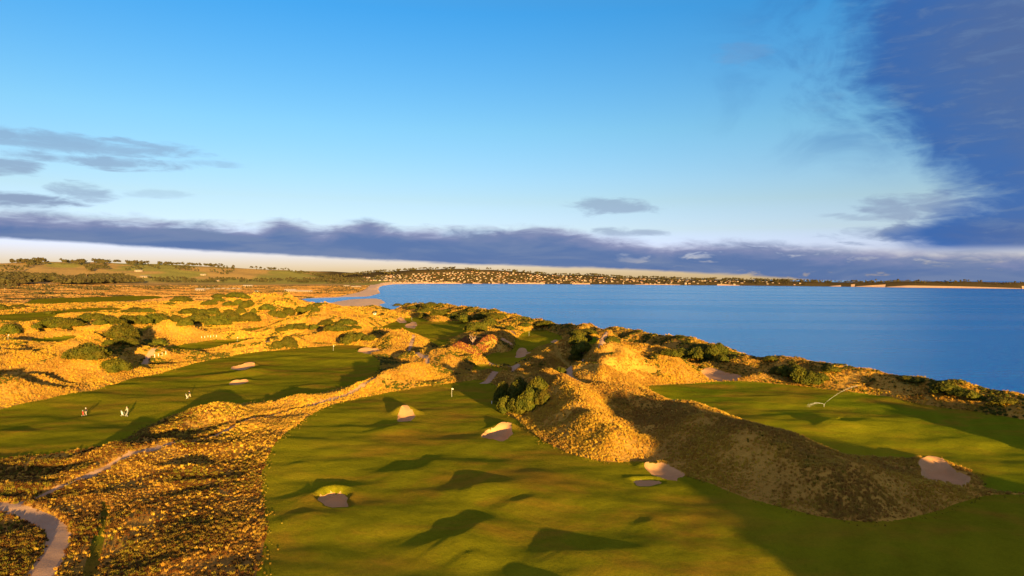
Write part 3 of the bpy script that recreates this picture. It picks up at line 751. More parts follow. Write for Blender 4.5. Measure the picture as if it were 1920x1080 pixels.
def mesh_list(name, verts, faces, mat=None, parent=None, smooth=False, link=True, mats=None, mi=None):
    me = bpy.data.meshes.new(name); me.from_pydata([tuple(v) for v in verts], [], faces); me.update()
    for mm in (mats or ([mat] if mat else [])): me.materials.append(mm)
    if mi is not None: me.polygons.foreach_set('material_index', mi)
    if smooth: me.polygons.foreach_set('use_smooth', [True] * len(me.polygons))
    o = bpy.data.objects.new(name, me)
    if link: C.objects.link(o)
    if parent: o.parent = parent
    return o
def empty(name, loc, rz=0.0):
    o = bpy.data.objects.new(name, None); C.objects.link(o); o.location = loc; o.rotation_euler = (0, 0, rz); o.empty_display_size = 0.5
    return o
class MB:
    def __init__(s): s.v = []; s.f = []; s.mi = []
    def add(s, v, f, m=0):
        b = len(s.v); s.v += [tuple(p) for p in v]; s.f += [tuple(i + b for i in q) for q in f]; s.mi += [m] * len(f)
    def box(s, x0, x1, y0, y1, z0, z1, m=0):
        s.add([(x0, y0, z0), (x1, y0, z0), (x1, y1, z0), (x0, y1, z0), (x0, y0, z1), (x1, y0, z1), (x1, y1, z1), (x0, y1, z1)],
              [(0, 3, 2, 1), (4, 5, 6, 7), (0, 1, 5, 4), (1, 2, 6, 5), (2, 3, 7, 6), (3, 0, 4, 7)], m)
    def tube(s, pts, rad, n=8, m=0, cap=True):
        pts = [Vector(p) for p in pts]; b = len(s.v); k = len(pts)
        for i, p in enumerate(pts):
            d = (pts[min(i + 1, k - 1)] - pts[max(i - 1, 0)]).normalized()
            a = d.orthogonal().normalized(); c = d.cross(a); r = rad[i] if hasattr(rad, '__len__') else rad
            for j in range(n):
                t = 2 * math.pi * j / n; s.v.append(tuple(p + (a * math.cos(t) + c * math.sin(t)) * r))
        for i in range(k - 1):
            for j in range(n):
                s.f.append((b + i * n + j, b + i * n + (j + 1) % n, b + (i + 1) * n + (j + 1) % n, b + (i + 1) * n + j)); s.mi.append(m)
        if cap:
            s.f.append(tuple(b + j for j in range(n))[::-1]); s.mi.append(m); s.f.append(tuple(b + (k - 1) * n + j for j in range(n))); s.mi.append(m)
    def build(s, name, mats, parent=None, smooth=False, link=True):
        mats = mats if isinstance(mats, list) else [mats]
        return mesh_list(name, s.v, s.f, parent=parent, smooth=smooth, link=link, mats=mats, mi=s.mi)
def copy_tree(o, parent=None, memo=None):
    c = o.copy(); C.objects.link(c); c.parent = parent
    if parent: c.matrix_parent_inverse = o.matrix_parent_inverse
    for ch in list(o.children): copy_tree(ch, c)
    return c

# ------------------------------------------------------------------ foliage materials
def mat_leaf(name, a, b_, c_, scale=0.15, trans=0.25):
    m, N, b = new_mat(name); p = pos(N); oi = N.n('ShaderNodeObjectInfo')
    n = N.noise(p, scale, 3, .6); n2 = N.noise(p, 1.7, 3, .6)
    c = N.mix(N.sstep(n, .38, .62), a, b_)
    c = N.mix(N.m('MULTIPLY', N.sstep(n2, .45, .7), .4), c, c_)
    hv = N.n('ShaderNodeHueSaturation'); N.put(hv.inputs['Color'], c)
    N.put(hv.inputs['Value'], N.m('MULTIPLY_ADD', oi.outputs['Random'], 0.3, 0.85))
    N.put(hv.inputs['Hue'], N.m('MULTIPLY_ADD', oi.outputs['Random'], 0.03, 0.485))
    N.put(b.inputs['Base Color'], hv.outputs[0]); b.inputs['Roughness'].default_value = 0.7
    t = N.n('ShaderNodeBsdfTranslucent'); N.put(t.inputs[0], hv.outputs[0])
    mx = N.n('ShaderNodeMixShader'); mx.inputs[0].default_value = trans
    N.put(mx.inputs[1], b.outputs[0]); N.put(mx.inputs[2], t.outputs[0])
    N.put([x for x in m.node_tree.nodes if x.type == 'OUTPUT_MATERIAL'][0].inputs[0], mx.outputs[0])
    return m
M['tuft'] = mat_leaf('marram_grass', rgbl(192, 154, 54), rgbl(164, 124, 54), rgbl(208, 170, 70), 0.05)
M['heath'] = mat_leaf('heath_clump', rgbl(100, 66, 28), rgbl(116, 82, 36), rgbl(78, 50, 24), 0.10)
M['yellowgreen'] = mat_leaf('pale_clump', rgbl(122, 110, 34), rgbl(140, 114, 40), rgbl(104, 102, 36), 0.10)
M['shrub'] = mat_leaf('coastal_shrub_leaf', rgbl(72, 76, 20), rgbl(90, 84, 22), rgbl(46, 56, 20), 0.4, 0.15)
M['tree'] = mat_leaf('gum_tree_leaf', rgbl(66, 62, 36), rgbl(78, 70, 42), rgbl(48, 50, 32), 0.02, 0.1)
M['bark'] = plain('bark', rgbl(110, 92, 76))
M['redscrub'] = mat_leaf('red_scrub_twig', rgbl(128, 70, 44), rgbl(140, 86, 56), rgbl(112, 62, 40), 0.2, 0.1)

# ------------------------------------------------------------------ grass cover (stuff)
def tuft_mesh(name, mat, nb, hgt, spread, wid, seed, droop=0.5):
    rg = random.Random(seed); v = []; f = []
    for i in range(nb):
        a = rg.uniform(0, 6.283); r0 = spread * 0.45 * math.sqrt(rg.random()); lean = rg.uniform(0.1, 1.0) * spread; h = hgt * rg.uniform(0.55, 1.1); w = wid * rg.uniform(.7, 1.3)
        bx, by = math.cos(a) * r0, math.sin(a) * r0; a2 = a + rg.uniform(-.7, .7); dx, dy = math.cos(a2), math.sin(a2); s = rg.uniform(0, 6.28); wx, wy = math.cos(s) * w, math.sin(s) * w
        m = (bx + dx * lean * .35, by + dy * lean * .35, h * .7); t = (bx + dx * lean, by + dy * lean, h * (1 - droop * rg.random() * .5))
        k = len(v)
        v += [(bx - wx, by - wy, -0.15), (bx + wx, by + wy, -0.15), (m[0] - wx * .8, m[1] - wy * .8, m[2]), (m[0] + wx * .8, m[1] + wy * .8, m[2]), t]
        f += [(k, k + 1, k + 3, k + 2), (k + 2, k + 3, k + 4)]
    return mesh_list(name, v, f, mat, link=False)
def leaf_ball(name, mat, n, seed, flat=0.7, size=0.12, lobes=None, core=True):
    """crown of many leaf-sized faces on the shells of a few lobes"""
    rg = random.Random(seed); v = []; f = []
    lobes = lobes or [(0, 0, 0.45, 1.0)]
    wsum = sum(l[3] ** 2 for l in lobes)
    for lx, ly, lz, lr in lobes:
        for i in range(int(n * lr * lr / wsum)):
            u = rg.uniform(-0.35, 1); a = rg.uniform(0, 6.283); q = math.sqrt(max(0, 1 - u * u)); d = Vector((math.cos(a) * q, math.sin(a) * q, u))
            bumpy = 1 + 0.10 * math.sin(5 * a + lx * 9) * q + 0.08 * math.sin(7 * u + ly * 7)
            p = Vector((lx, ly, lz)) + Vector((d.x, d.y, d.z * flat)) * lr * bumpy * rg.uniform(0.80, 1.05)
            if p.z < 0.02: p.z = 0.02 + rg.random() * .05
            nn = (d + Vector((rg.gauss(0, .5), rg.gauss(0, .5), rg.gauss(0, .5)))).normalized(); t1 = nn.orthogonal().normalized()
            t1 = (t1 * math.cos(a * 3) + nn.cross(t1) * math.sin(a * 3)); t2 = nn.cross(t1); s = size * rg.uniform(.6, 1.3)
            k = len(v); v += [p - t1 * s, p - t2 * s * .55 + nn * s * .2, p + t1 * s, p + t2 * s * .55 - nn * s * .1]; f.append((k, k + 1, k + 2, k + 3))
        if core:
            k = len(v); R_, S_ = 5, 9
            for i in range(R_ + 1):
                th = math.pi * .5 * i / R_ * 1.15
                for j in range(S_):
                    ph = 6.283 * j / S_; v.append((lx + math.sin(th) * math.cos(ph) * lr * .8, ly + math.sin(th) * math.sin(ph) * lr * .8, max(0.0, lz + math.cos(th) * lr * flat * .8)))
            for i in range(R_):
                for j in range(S_): f.append((k + i * S_ + j, k + (i + 1) * S_ + j, k + (i + 1) * S_ + (j + 1) % S_, k + i * S_ + (j + 1) % S_))
    return mesh_list(name, v, f, mat, link=False)

def scatter(name, pts, scl, rot, kind, protos, label, cat):
    """one object of ground cover: points that carry a clump each"""
    me = bpy.data.meshes.new(name); me.vertices.add(len(pts)); me.vertices.foreach_set('co', pts.astype(np.float32).ravel())
    for nm, arr, ty in (('scl', scl, 'FLOAT'), ('rot', rot, 'FLOAT'), ('knd', kind, 'INT')):
        a = me.attributes.new(nm, ty, 'POINT'); a.data.foreach_set('value', arr.astype(np.float32 if ty == 'FLOAT' else np.int32))
    o = bpy.data.objects.new(name, me); C.objects.link(o)
    col = bpy.data.collections.new(name + '_clumps')
    for i, p in enumerate(protos): p.name = '%s_clump_%d' % (name, i); col.objects.link(p)
    g = bpy.data.node_groups.new(name, 'GeometryNodeTree')
    g.interface.new_socket('Geometry', in_out='INPUT', socket_type='NodeSocketGeometry'); g.interface.new_socket('Geometry', in_out='OUTPUT', socket_type='NodeSocketGeometry')
    nd = lambda t: g.nodes.new(t)
    gi, go = nd('NodeGroupInput'), nd('NodeGroupOutput'); ip = nd('GeometryNodeInstanceOnPoints'); ci = nd('GeometryNodeCollectionInfo')
    ci.inputs['Collection'].default_value = col; ci.inputs['Separate Children'].default_value = True; ci.inputs['Reset Children'].default_value = True
    def attr(nm, ty):
        a = nd('GeometryNodeInputNamedAttribute'); a.data_type = ty; a.inputs['Name'].default_value = nm; return a.outputs['Attribute']
    cx = nd('ShaderNodeCombineXYZ'); L = g.links.new
    L(gi.outputs[0], ip.inputs['Points']); L(ci.outputs[0], ip.inputs['Instance']); ip.inputs['Pick Instance'].default_value = True
    L(attr('knd', 'INT'), ip.inputs['Instance Index']); L(attr('scl', 'FLOAT'), ip.inputs['Scale']); L(attr('rot', 'FLOAT'), cx.inputs[2]); L(cx.outputs[0], ip.inputs['Rotation'])
    L(ip.outputs[0], go.inputs[0])
    md = o.modifiers.new('cover', 'NODES'); md.node_group = g
    return tag(o, label, cat, kind='stuff')

def grass():
    R = np.random.default_rng(3); n = 1150000
    # density falls off with distance
    rr = np.geomspace(50, 1250, 600); dens = np.interp(rr, [50, 110, 220, 400, 800, 1250], [6.5, 5.5, 2.4, 0.85, 0.20, 0.07]) * rr
    cdf = np.concatenate([[0], np.cumsum((dens[1:] + dens[:-1]) / 2 * np.diff(rr))]); cdf /= cdf[-1]
    r = np.interp(R.random(n), cdf, rr); a = np.radians(R.uniform(-41, 41, n)); x = np.sin(a) * r; y = np.cos(a) * r
    k = (play_sdf(x, y) > R.uniform(-0.3, 0.6, n) - 2.2 * R.random(n) ** 9) & (path_sdf(x, y) > R.uniform(-.3, .35, n)) & (poly_sdf(x, y, seaL, 60) > 6) & (poly_sdf(x, y, BEACHP) > 4)
    x, y, r = x[k], y[k], r[k]
    for b_ in bunk:
        k = poly_sdf(x, y, b_[1], 5) > .15; x, y, r = x[k], y[k], r[k]
    dn = fbm(x / 9, y / 9, 211, 3); k = R.random(len(x)) < np.clip(.72 + dn * 1.1, .22, 1); x, y, r = x[k], y[k], r[k]
    z = height(x, y); k = z > 2.5; x, y, z, r = x[k], y[k], z[k], r[k]; n = len(x)
    # bare sand shows through here and there
    s = np.interp(r, [50, 120, 250, 500, 1200], [.40, .46, .64, .95, 1.8]) * R.uniform(.65, 1.3, n)
    nz = fbm(x / 13, y / 13, 201, 3) + fbm(x / 60, y / 60, 207, 2) * .6
    u = R.random(n)
    kind = np.where(u < .5, 0, np.where(u < .8, 1, 2))
    # lower left: brown heath with pale clumps
    hw = sst(-x / 40 - (y - 95) / 70, 0.55, 1.1) * (r < 190)
    hmix = R.random(n) < hw * np.clip(0.75 + nz * .9, .3, .97)
    kind = np.where(hmix, 3 + (R.random(n) < .5), kind)
    pal = (R.random(n) < hw * .22 * (nz > -.1)) | ((R.random(n) < .06) & (nz > .25))
    kind = np.where(pal, 5, kind)
    s = np.where(nz < -0.35, s * .7, s); pin = play_sdf(x, y) < -.3; s = np.where(pin, s * .55, s); kind = np.where(pin, 5, kind)
    px, py = project(x, y, z)
    kind = np.where(in_poly(px, py, [(846, 648), (872, 632), (925, 628), (935, 640), (900, 668), (880, 664)]) & (R.random(n) < .75), 6, kind)
    dc = np.full(n, 1e3); kc = r < 900; dc[kc] = seg_dist(x[kc], y[kc], coastc)[0]
    kind = np.where((dc < 20) & (R.random(n) < .10 + .5 * (nz > .22)), 7, kind)
    rust = sst(-x, 15, 40) * (r < 150); kind = np.where((kind < 3) & (R.random(n) < rust * .35), 4, kind)
    kind = np.where((r > 200) & (nz > .42) & (R.random(n) < .5), 7, kind)
    rot = R.uniform(0, 6.283, n)
    protos = [tuft_mesh('t', M['tuft'], 30, .85, .62, .045, 1), tuft_mesh('t', M['tuft'], 26, 1.05, .5, .045, 2, .8), tuft_mesh('t', M['tuft'], 30, .6, .75, .05, 3),
              tuft_mesh('t', M['heath'], 34, .6, .6, .05, 4), tuft_mesh('t', M['heath'], 30, .75, .55, .06, 5), tuft_mesh('t', M['yellowgreen'], 34, .85, .6, .06, 6), tuft_mesh('t', M['redscrub'], 34, .9, .6, .05, 7), leaf_ball('t', M['shrub'], 60, 9, .7, .16, [(0, 0, .3, .7)])]
    print('tufts', n)
    scatter('dune_grass', np.stack([x, y, z], 1), s, rot, kind, protos, 'golden tussock grass and brown heath covering the dunes', 'grass')
def plain_grass():
    R = np.random.default_rng(6); n = 150000
    r = np.sqrt(R.uniform(900 ** 2, 3300 ** 2, n)) ** .5 * R.uniform(900, 3300, n) ** .5; a = np.radians(R.uniform(-41, -7, n)); x = np.sin(a) * r; y = np.cos(a) * r
    k = (play_sdf(x, y) > 2) & (poly_sdf(x, y, seaL, 120) > 12) & (poly_sdf(x, y, BEACHP) > 4)
    x, y, r = x[k], y[k], r[k]; z = height(x, y); n = len(x); nz = fbm(x / 150, y / 60, 401, 3)
    kind = np.where(nz > .16, 2, np.where(R.random(n) < .6, 0, 1)); s = np.interp(r, [900, 3300], [1.6, 4.0]) * R.uniform(.6, 1.2, n)
    M['plain_grass'] = mat_leaf('dry_paddock_grass', rgbl(176, 138, 82), rgbl(164, 120, 68), rgbl(150, 114, 70), 0.004)
    scatter('paddock_grass', np.stack([x, y, z], 1), s, R.uniform(0, 6.28, n), kind, [tuft_mesh('t', M['plain_grass'], 22, .55, 1.2, .12, 31), tuft_mesh('t', M['plain_grass'], 22, .7, 1.0, .12, 32), tuft_mesh('t', M['tree'], 24, .8, 1.0, .12, 33)], 'dry tan paddock grass and low scrub on the far plain', 'grass')
grass()
plain_grass()

# ------------------------------------------------------------------ shrubs
SHRUB_AREAS = [
 ('on dunes above the left fairway', [(140, 671, 34, 15), (166, 674, 62, 30), (200, 664, 18, 13), (217, 694, 50, 23), (205, 650, 22, 13), (236, 646, 34, 16), (226, 637, 52, 26), (252, 630, 22, 14), (285, 648, 42, 15)]),
 ('in the far left dune hollow', [(18, 626, 30, 15), (125, 620, 17, 9), (66, 616, 16, 8), (82, 614, 32, 14), (105, 614, 42, 19), (130, 613, 40, 17), (150, 607, 24, 12), (175, 600, 38, 14), (188, 611, 20, 11), (206, 609, 44, 16), (5, 582, 26, 11), (32, 577, 22, 6)]),
 ('in the row left of the shrubby dune', [(240, 607, 36, 17), (262, 608, 34, 17), (283, 606, 34, 16), (302, 604, 30, 15), (250, 587, 40, 11), (276, 586, 28, 8), (92, 589, 16, 3)]),
 ('low on the shrubby dune', [(330, 604, 26, 14), (347, 612, 24, 16), (375, 606, 48, 20), (360, 590, 40, 14), (388, 591, 40, 14), (409, 611, 42, 22), (430, 594, 28, 16), (440, 606, 32, 18), (468, 604, 36, 16)]),
 ('along the crest of the shrubby dune', [(392, 572, 24, 10), (410, 567, 22, 8), (412, 560, 30, 8), (445, 560, 42, 9), (429, 573, 22, 9), (448, 574, 22, 12), (464, 578, 28, 18), (452, 588, 18, 14), (475, 587, 12, 10), (500, 581, 30, 13), (518, 596, 32, 16), (540, 592, 28, 15), (400, 582, 18, 6), (340, 566, 34, 7), (318, 572, 16, 5)]),
 ('on the golden dune before the lagoon', [(566, 589, 26, 18), (580, 582, 18, 14), (592, 584, 16, 12), (598, 574, 26, 7)]),
 ('between the far strip and left fairway', [(528, 620, 24, 9), (545, 618, 22, 11), (565, 617, 30, 12), (590, 618, 20, 12), (612, 610, 28, 12), (636, 621, 44, 15), (617, 622, 22, 12), (650, 609, 42, 12), (668, 616, 22, 7)]),
 ('at the upper edge of the left fairway', [(521, 651, 22, 15), (540, 650, 32, 19), (655, 644, 36, 22), (676, 636, 24, 14), (692, 638, 26, 13)]),
 ('on the coast above the valley green', [(745, 575, 20, 5), (775, 579, 22, 7), (800, 588, 40, 15), (822, 592, 36, 15), (808, 576, 34, 6), (848, 598, 34, 13), (836, 588, 26, 9), (792, 596, 20, 9)]),
 ('in the hollow right of the valley green', [(872, 604, 36, 14), (890, 620, 40, 20), (903, 598, 34, 15), (902, 620, 26, 18), (918, 612, 34, 20), (928, 600, 36, 14), (942, 596, 26, 8), (955, 619, 22, 9), (985, 612, 24, 7), (1020, 610, 40, 7)]),
 ('beside the raised tees', [(1082, 629, 34, 13), (1103, 626, 36, 11), (1084, 647, 34, 26), (1102, 640, 18, 12), (1092, 664, 42, 26), (1082, 674, 30, 16), (1148, 642, 30, 12), (1052, 702, 22, 17)]),
 ('in the big clump beside the centre flag', [(942, 754, 34, 38), (974, 746, 52, 44), (1008, 742, 44, 36), (949, 772, 34, 36), (970, 776, 38, 34), (992, 768, 44, 46), (1015, 757, 34, 34)]),
 ('in the dark patch on the coastal ridge', [(1255, 668, 38, 18), (1283, 671, 44, 22), (1310, 672, 44, 24), (1334, 670, 32, 24), (1348, 662, 30, 22), (1354, 678, 28, 16)]),
 ('on the coastal ridge above the sprinkler', [(1455, 702, 24, 14), (1472, 704, 34, 22), (1497, 714, 44, 32), (1520, 720, 40, 26), (1540, 714, 26, 14), (1446, 677, 28, 8), (1560, 697, 30, 7)]),
 ('on the coastal ridge at far right', [(1700, 714, 30, 6), (1722, 716, 28, 7), (1774, 736, 44, 18), (1806, 744, 52, 17), (1880, 756, 40, 8)]),
]
ORD = ['first', 'second', 'third', 'fourth', 'fifth', 'sixth', 'seventh', 'eighth', 'ninth', 'tenth', 'eleventh', 'twelfth', 'thirteenth', 'fourteenth', 'fifteenth']
def shrubs():
    lob = [[(0, 0, .35, .75), (.55, .2, .25, .5), (-.5, -.25, .25, .52), (.1, -.5, .2, .5), (-.1, .5, .22, .5)],
           [(-.3, 0, .3, .68), (.35, .05, .4, .62), (.75, -.2, .15, .36), (-.75, .2, .15, .38), (0, -.5, .15, .45)],
           [(0, .1, .45, .8), (.45, -.35, .2, .5), (-.5, -.3, .2, .48), (.6, .3, .15, .4)],
           [(.2, .1, .4, .62), (-.35, .2, .35, .6), (-.05, -.45, .2, .5), (.65, -.1, .2, .42), (-.75, -.1, .1, .36)]]
    crowns = [leaf_ball('crown', M['shrub'], 3400, 40 + i, .72, .075, l).data for i, l in enumerate(lob)]
    stems = []
    for i in range(2):
        b = MB(); rg = random.Random(i)
        for j in range(5):
            a = j * 1.256 + rg.random(); e = (math.cos(a) * .45, math.sin(a) * .45, .45)
            b.tube([(0, 0, -.15), (e[0] * .4, e[1] * .4, .18), e], [.05, .035, .02], 6)
        stems.append(b.build('trunk', M['bark'], link=False).data)
    allp = [(a, s) for a, L in SHRUB_AREAS for s in L]
    H = hits([(s[0], s[1]) for _, s in allp]); R = random.Random(12)
    order = {}
    for a, L in SHRUB_AREAS:
        for i, s in enumerate(sorted(L)): order[(a, s)] = i
    for (a, s), (x, y, z, r) in zip(allp, H):
        w = s[2] / F * r / 2 * 1.03; h = s[3] / F * r
        o = empty('coastal_shrub', (x, y, z - 0.1), R.uniform(0, 6.28))
        tag(o, '%s from left of dark rounded shrubs %s' % (ORD[order[(a, s)]], a), 'shrub', 'rounded green shrubs on the dunes')
        i = R.randrange(4)
        hz = max(h * 0.95, w * 0.55) 
        for nm, me in (('crown', crowns[i]), ('trunk', stems[i % 2])):
            c = bpy.data.objects.new(nm, me); C.objects.link(c); c.parent = o; c.scale = (w, w, hz)
shrubs()

# ------------------------------------------------------------------ far trees and woods
def tree_proto(seed, n=70, tall=1.0):
    rg = random.Random(seed)
    L = [(rg.uniform(-.22, .22), rg.uniform(-.22, .22), rg.uniform(.45, .85), rg.uniform(.18, .30)) for _ in range(5)]
    o = leaf_ball('woodland', M['tree'], n, seed, .8, .085, L, core=True)
    return o
def woods():
    R = np.random.default_rng(8)
    zones = [ # px polygon, min r, max r, count, size lo, hi
     ([(-60, 524), (20, 519), (110, 523), (200, 522), (262, 524), (268, 533), (120, 535), (-60, 536)], 2700, 4300, 1300, 17, 28),
     ([(-60, 534), (30, 534), (30, 545), (-60, 545)], 2200, 3300, 120, 8, 14),
     ([(30, 537), (160, 537), (295, 536), (410, 538), (400, 543), (240, 545), (120, 546), (30, 545)], 1800, 3000, 520, 3.5, 8),
     ([(70, 549), (105, 548), (100, 556), (60, 556)], 1300, 2000, 50, 4, 7), ([(110, 552), (200, 550), (190, 557), (110, 558)], 1200, 2000, 60, 3, 6),
     ([(0, 548), (60, 547), (60, 556), (0, 557)], 1300, 2000, 30, 3, 5),
     ([(262, 522), (330, 522), (420, 524), (500, 525), (560, 524), (640, 522), (700, 526), (640, 533), (560, 531), (420, 531), (300, 531)], 3000, 5200, 950, 8, 17),
     ([(20, 489), (85, 489), (90, 496), (20, 495)], 4000, 5000, 130, 14, 24), ([(60, 494), (92, 493), (92, 501), (40, 502)], 3800, 5000, 60, 14, 22),
     ([(110, 491), (190, 490), (200, 500), (165, 502), (115, 498)], 3800, 5000, 150, 14, 24), ([(150, 500), (210, 500), (205, 511), (165, 510)], 3600, 4700, 90, 12, 20),
     ([(176, 490), (226, 491), (226, 496), (176, 495)], 4200, 5000, 80, 14, 22), ([(235, 492), (280, 493), (282, 499), (240, 500)], 4200, 5000, 70, 14, 24),
     ([(0, 502), (60, 500), (40, 509), (0, 512)], 3600, 4600, 30, 12, 18), ([(230, 500), (300, 497), (300, 506), (235, 508)], 3800, 4800, 40, 9, 16),
     ([(295, 494), (370, 495), (440, 500), (438, 506), (370, 500), (296, 499)], 4000, 5200, 170, 12, 22), ([(322, 500), (345, 499), (380, 506), (375, 510), (330, 507)], 3800, 5000, 70, 8, 14),
     ([(450, 499), (530, 502), (560, 506), (540, 512), (480, 508)], 4300, 5200, 60, 10, 20), ([(392, 509), (440, 508), (440, 516), (392, 516)], 3800, 4800, 20, 12, 20),
     ([(530, 509), (600, 514), (700, 508), (780, 504), (860, 502), (950, 506), (1050, 513), (1100, 515), (1200, 520), (1300, 523), (1400, 524.5), (1560, 529), (1560, 531), (1400, 529), (1200, 525), (1060, 520), (950, 512), (860, 508), (780, 511), (700, 518), (600, 524)], 4600, 6000, 1700, 12, 20),
     ([(660, 522), (740, 516), (860, 508), (960, 512), (1060, 518), (1200, 523), (1400, 527), (1545, 532), (1545, 537), (1400, 535), (1200, 533.6), (900, 531), (760, 531), (660, 530)], 4600, 6000, 2600, 7, 13),
     ([(1540, 528), (1640, 529), (1720, 527), (1800, 529), (1960, 531), (1960, 536.5), (1800, 534.5), (1640, 533)], 5000, 9500, 900, 12, 22),
     ([(590, 524), (620, 523), (625, 531), (590, 532)], 3000, 4600, 60, 9, 14), ([(572, 526), (700, 525), (700, 533), (572, 532)], 2600, 4600, 200, 6, 10),
     ([(430, 536), (505, 535), (510, 541), (430, 541)], 2000, 2600, 50, 4, 8), ([(570, 546), (660, 541), (690, 538), (690, 547), (600, 552)], 1500, 2500, 90, 2.5, 6),
    ]
    PX = []; S = []
    for poly, r0, r1, cnt, s0, s1 in zones:
        poly = np.array(poly, float); lo = math.atan((poly[:, 0].min() - CX) / F) - .01; hi = math.atan((poly[:, 0].max() - CX) / F) + .01
        m = cnt * 14; a = R.uniform(lo, hi, m); r = R.uniform(r0, r1, m); x = np.sin(a) * r; y = np.cos(a) * r
        z = height(x, y); px, py = project(x, y, z)
        k = np.where(in_poly(px, py, poly) & (z > 1.2))[0]
        cl = fbm(x[k] / 90, y[k] / 90, 301, 2); k = k[np.argsort(-cl - R.random(len(k)) * .6)][:cnt]
        PX.append(np.stack([x[k], y[k], z[k]], 1)); S.append(R.uniform(s0, s1, len(k)))
    p = np.vstack(PX); s = np.concatenate(S); n = len(p)
    print('trees', n)
    scatter('woodland', p, s, R.uniform(0, 6.28, n), R.integers(0, 4, n), [tree_proto(60 + i) for i in range(4)], 'brown green gum woodland and hedgerows on the far plain and hills', 'woodland')
woods()

# ------------------------------------------------------------------ buildings
M['wall'] = plain('white_render', rgbl(150, 134, 122), .8, .2, .06)
M['wall2'] = plain('cream_weatherboard', rgbl(138, 118, 100), .8, .2, .06)
M['roof_grey'] = plain('grey_sheet_roof', rgbl(124, 118, 114), .55, .3, .08)
M['roof_red'] = plain('red_tile_roof', rgbl(140, 84, 66), .8, .2, .1)
M['roof_pale'] = plain('pale_sheet_roof', rgbl(140, 132, 126), .5, .3, .06)
M['glass'] = plain('dark_window', (0.03, 0.04, 0.05), .15, .6, .02)
M['metal'] = plain('galvanised_metal', rgbl(150, 152, 155), .4, .5, .05)
M['wood'] = plain('weathered_timber', rgbl(150, 128, 104), .85, .1, .12)
M['white'] = plain('white_paint', (0.6, 0.6, 0.6), .5, .3, .02)
M['black'] = plain('black_rubber', (0.02, 0.02, 0.02), .7, .2, .1)

def gable(b, L, W, h, rise, over=0.6, mw=0, mr=1):
    """walls with gable ends along x, pitched roof with eaves"""
    b.add([(-L, -W, 0), (L, -W, 0), (L, W, 0), (-L, W, 0), (-L, -W, h), (L, -W, h), (L, W, h), (-L, W, h), (-L, 0, h + rise), (L, 0, h + rise)],
          [(0, 1, 5, 4), (2, 3, 7, 6), (1, 2, 6, 9, 5), (3, 0, 4, 8, 7)], mw)
    e = over; k = rise / W; zl = h - e * k + .12; t = .25
    b.add([(-L - e, -W - e, zl), (L + e, -W - e, zl), (L + e, 0, h + rise + .12), (-L - e, 0, h + rise + .12), (L + e, W + e, zl), (-L - e, W + e, zl),
           (-L - e, -W - e, zl + t), (L + e, -W - e, zl + t), (L + e, 0, h + rise + .12 + t), (-L - e, 0, h + rise + .12 + t), (L + e, W + e, zl + t), (-L - e, W + e, zl + t)],
          [(0, 3, 2, 1), (3, 5, 4, 2), (6, 7, 8, 9), (9, 8, 10, 11), (0, 1, 7, 6), (4, 5, 11, 10), (1, 2, 8, 7), (2, 4, 10, 8), (3, 0, 6, 9), (5, 3, 9, 11)], mr)
def town():
    kinds = []
    for i, (L, W, h, rise, mw, mr) in enumerate([(9, 6, 5, 3, 'wall', 'roof_red'), (10, 6, 6, 2.6, 'wall2', 'roof_grey'), (8, 6, 7, 2.8, 'wall', 'roof_grey'), (12, 7, 5, 2.4, 'wall2', 'roof_red'), (9, 7, 7.5, 2.2, 'wall', 'roof_pale')]):
        b = MB(); gable(b, L, W, h, rise)
        for s in (-1, 1):                      # a wing and a row of window openings
            for x in (-.62, 0, .62): b.box(L * x - .9, L * x + .9, s * W - .06, s * W + .06, h * .4, h * .75, 2)
        b.box(L * .2, L * .75, -W - 3.5, -W + .1, 0, h * .72, 0); b.box(L * .2 - .4, L * .75 + .4, -W - 3.9, -W + .1, h * .72, h * .72 + .3, 1)
        kinds.append(b.build('house', [M[mw], M[mr], M['glass']], link=False).data)
    R = np.random.default_rng(21); rr = random.Random(4)
    poly = np.array([(655, 530.5), (668, 521), (740, 515.5), (800, 513), (850, 510), (900, 510), (960, 512), (1000, 515.5), (1060, 518), (1200, 523), (1400, 527), (1500, 531), (1500, 535), (1200, 533.2), (900, 530.8), (760, 530.6)])
    m = 60000; a = R.uniform(-.25, .43, m); r = R.uniform(4500, 5900, m); x = np.sin(a) * r; y = np.cos(a) * r; z = height(x, y); px, py = project(x, y, z)
    dens = np.interp(px, [655, 740, 780, 1000, 1100, 1250, 1400, 1500], [.25, .7, 1, 1, .6, .4, .25, .1])
    k = np.where(in_poly(px, py, poly) & (R.random(m) < dens) & (z > 3))[0]
    got = []
    for i in k:
        if all((x[i] - x[j]) ** 2 + (y[i] - y[j]) ** 2 > 24 ** 2 for j in got):
            got.append(i)
            if len(got) >= 640: break
    rest = sorted(got, key=lambda i: x[i] ** 2 + y[i] ** 2)[290:]; got = [i for i in got if i not in set(rest)]
    pr = [bpy.data.objects.new('house', d) for d in kinds]
    scatter('far_houses', np.stack([x[rest], y[rest], z[rest] - .6], 1), R.uniform(.6, .9, len(rest)), R.uniform(-.5, .5, len(rest)), R.integers(0, 5, len(rest)), pr, 'many more tiny houses higher up the hillside town', 'houses')
    for i in got:
        kk = rr.randrange(5); o = bpy.data.objects.new('house', kinds[kk]); C.objects.link(o)
        o.location = (x[i], y[i], z[i] - .6); o.rotation_euler = (0, 0, rr.uniform(-.5, .5) + (math.pi / 2 if rr.random() < .2 else 0)); s = rr.uniform(.6, .95); o.scale = (s, s, s)
        tag(o, 'small %s roofed house in the hillside town across the bay' % ['white walled red', 'cream walled grey', 'white walled grey', 'cream walled red', 'white walled pale'][kk], 'house', 'houses of the hillside town')
town()
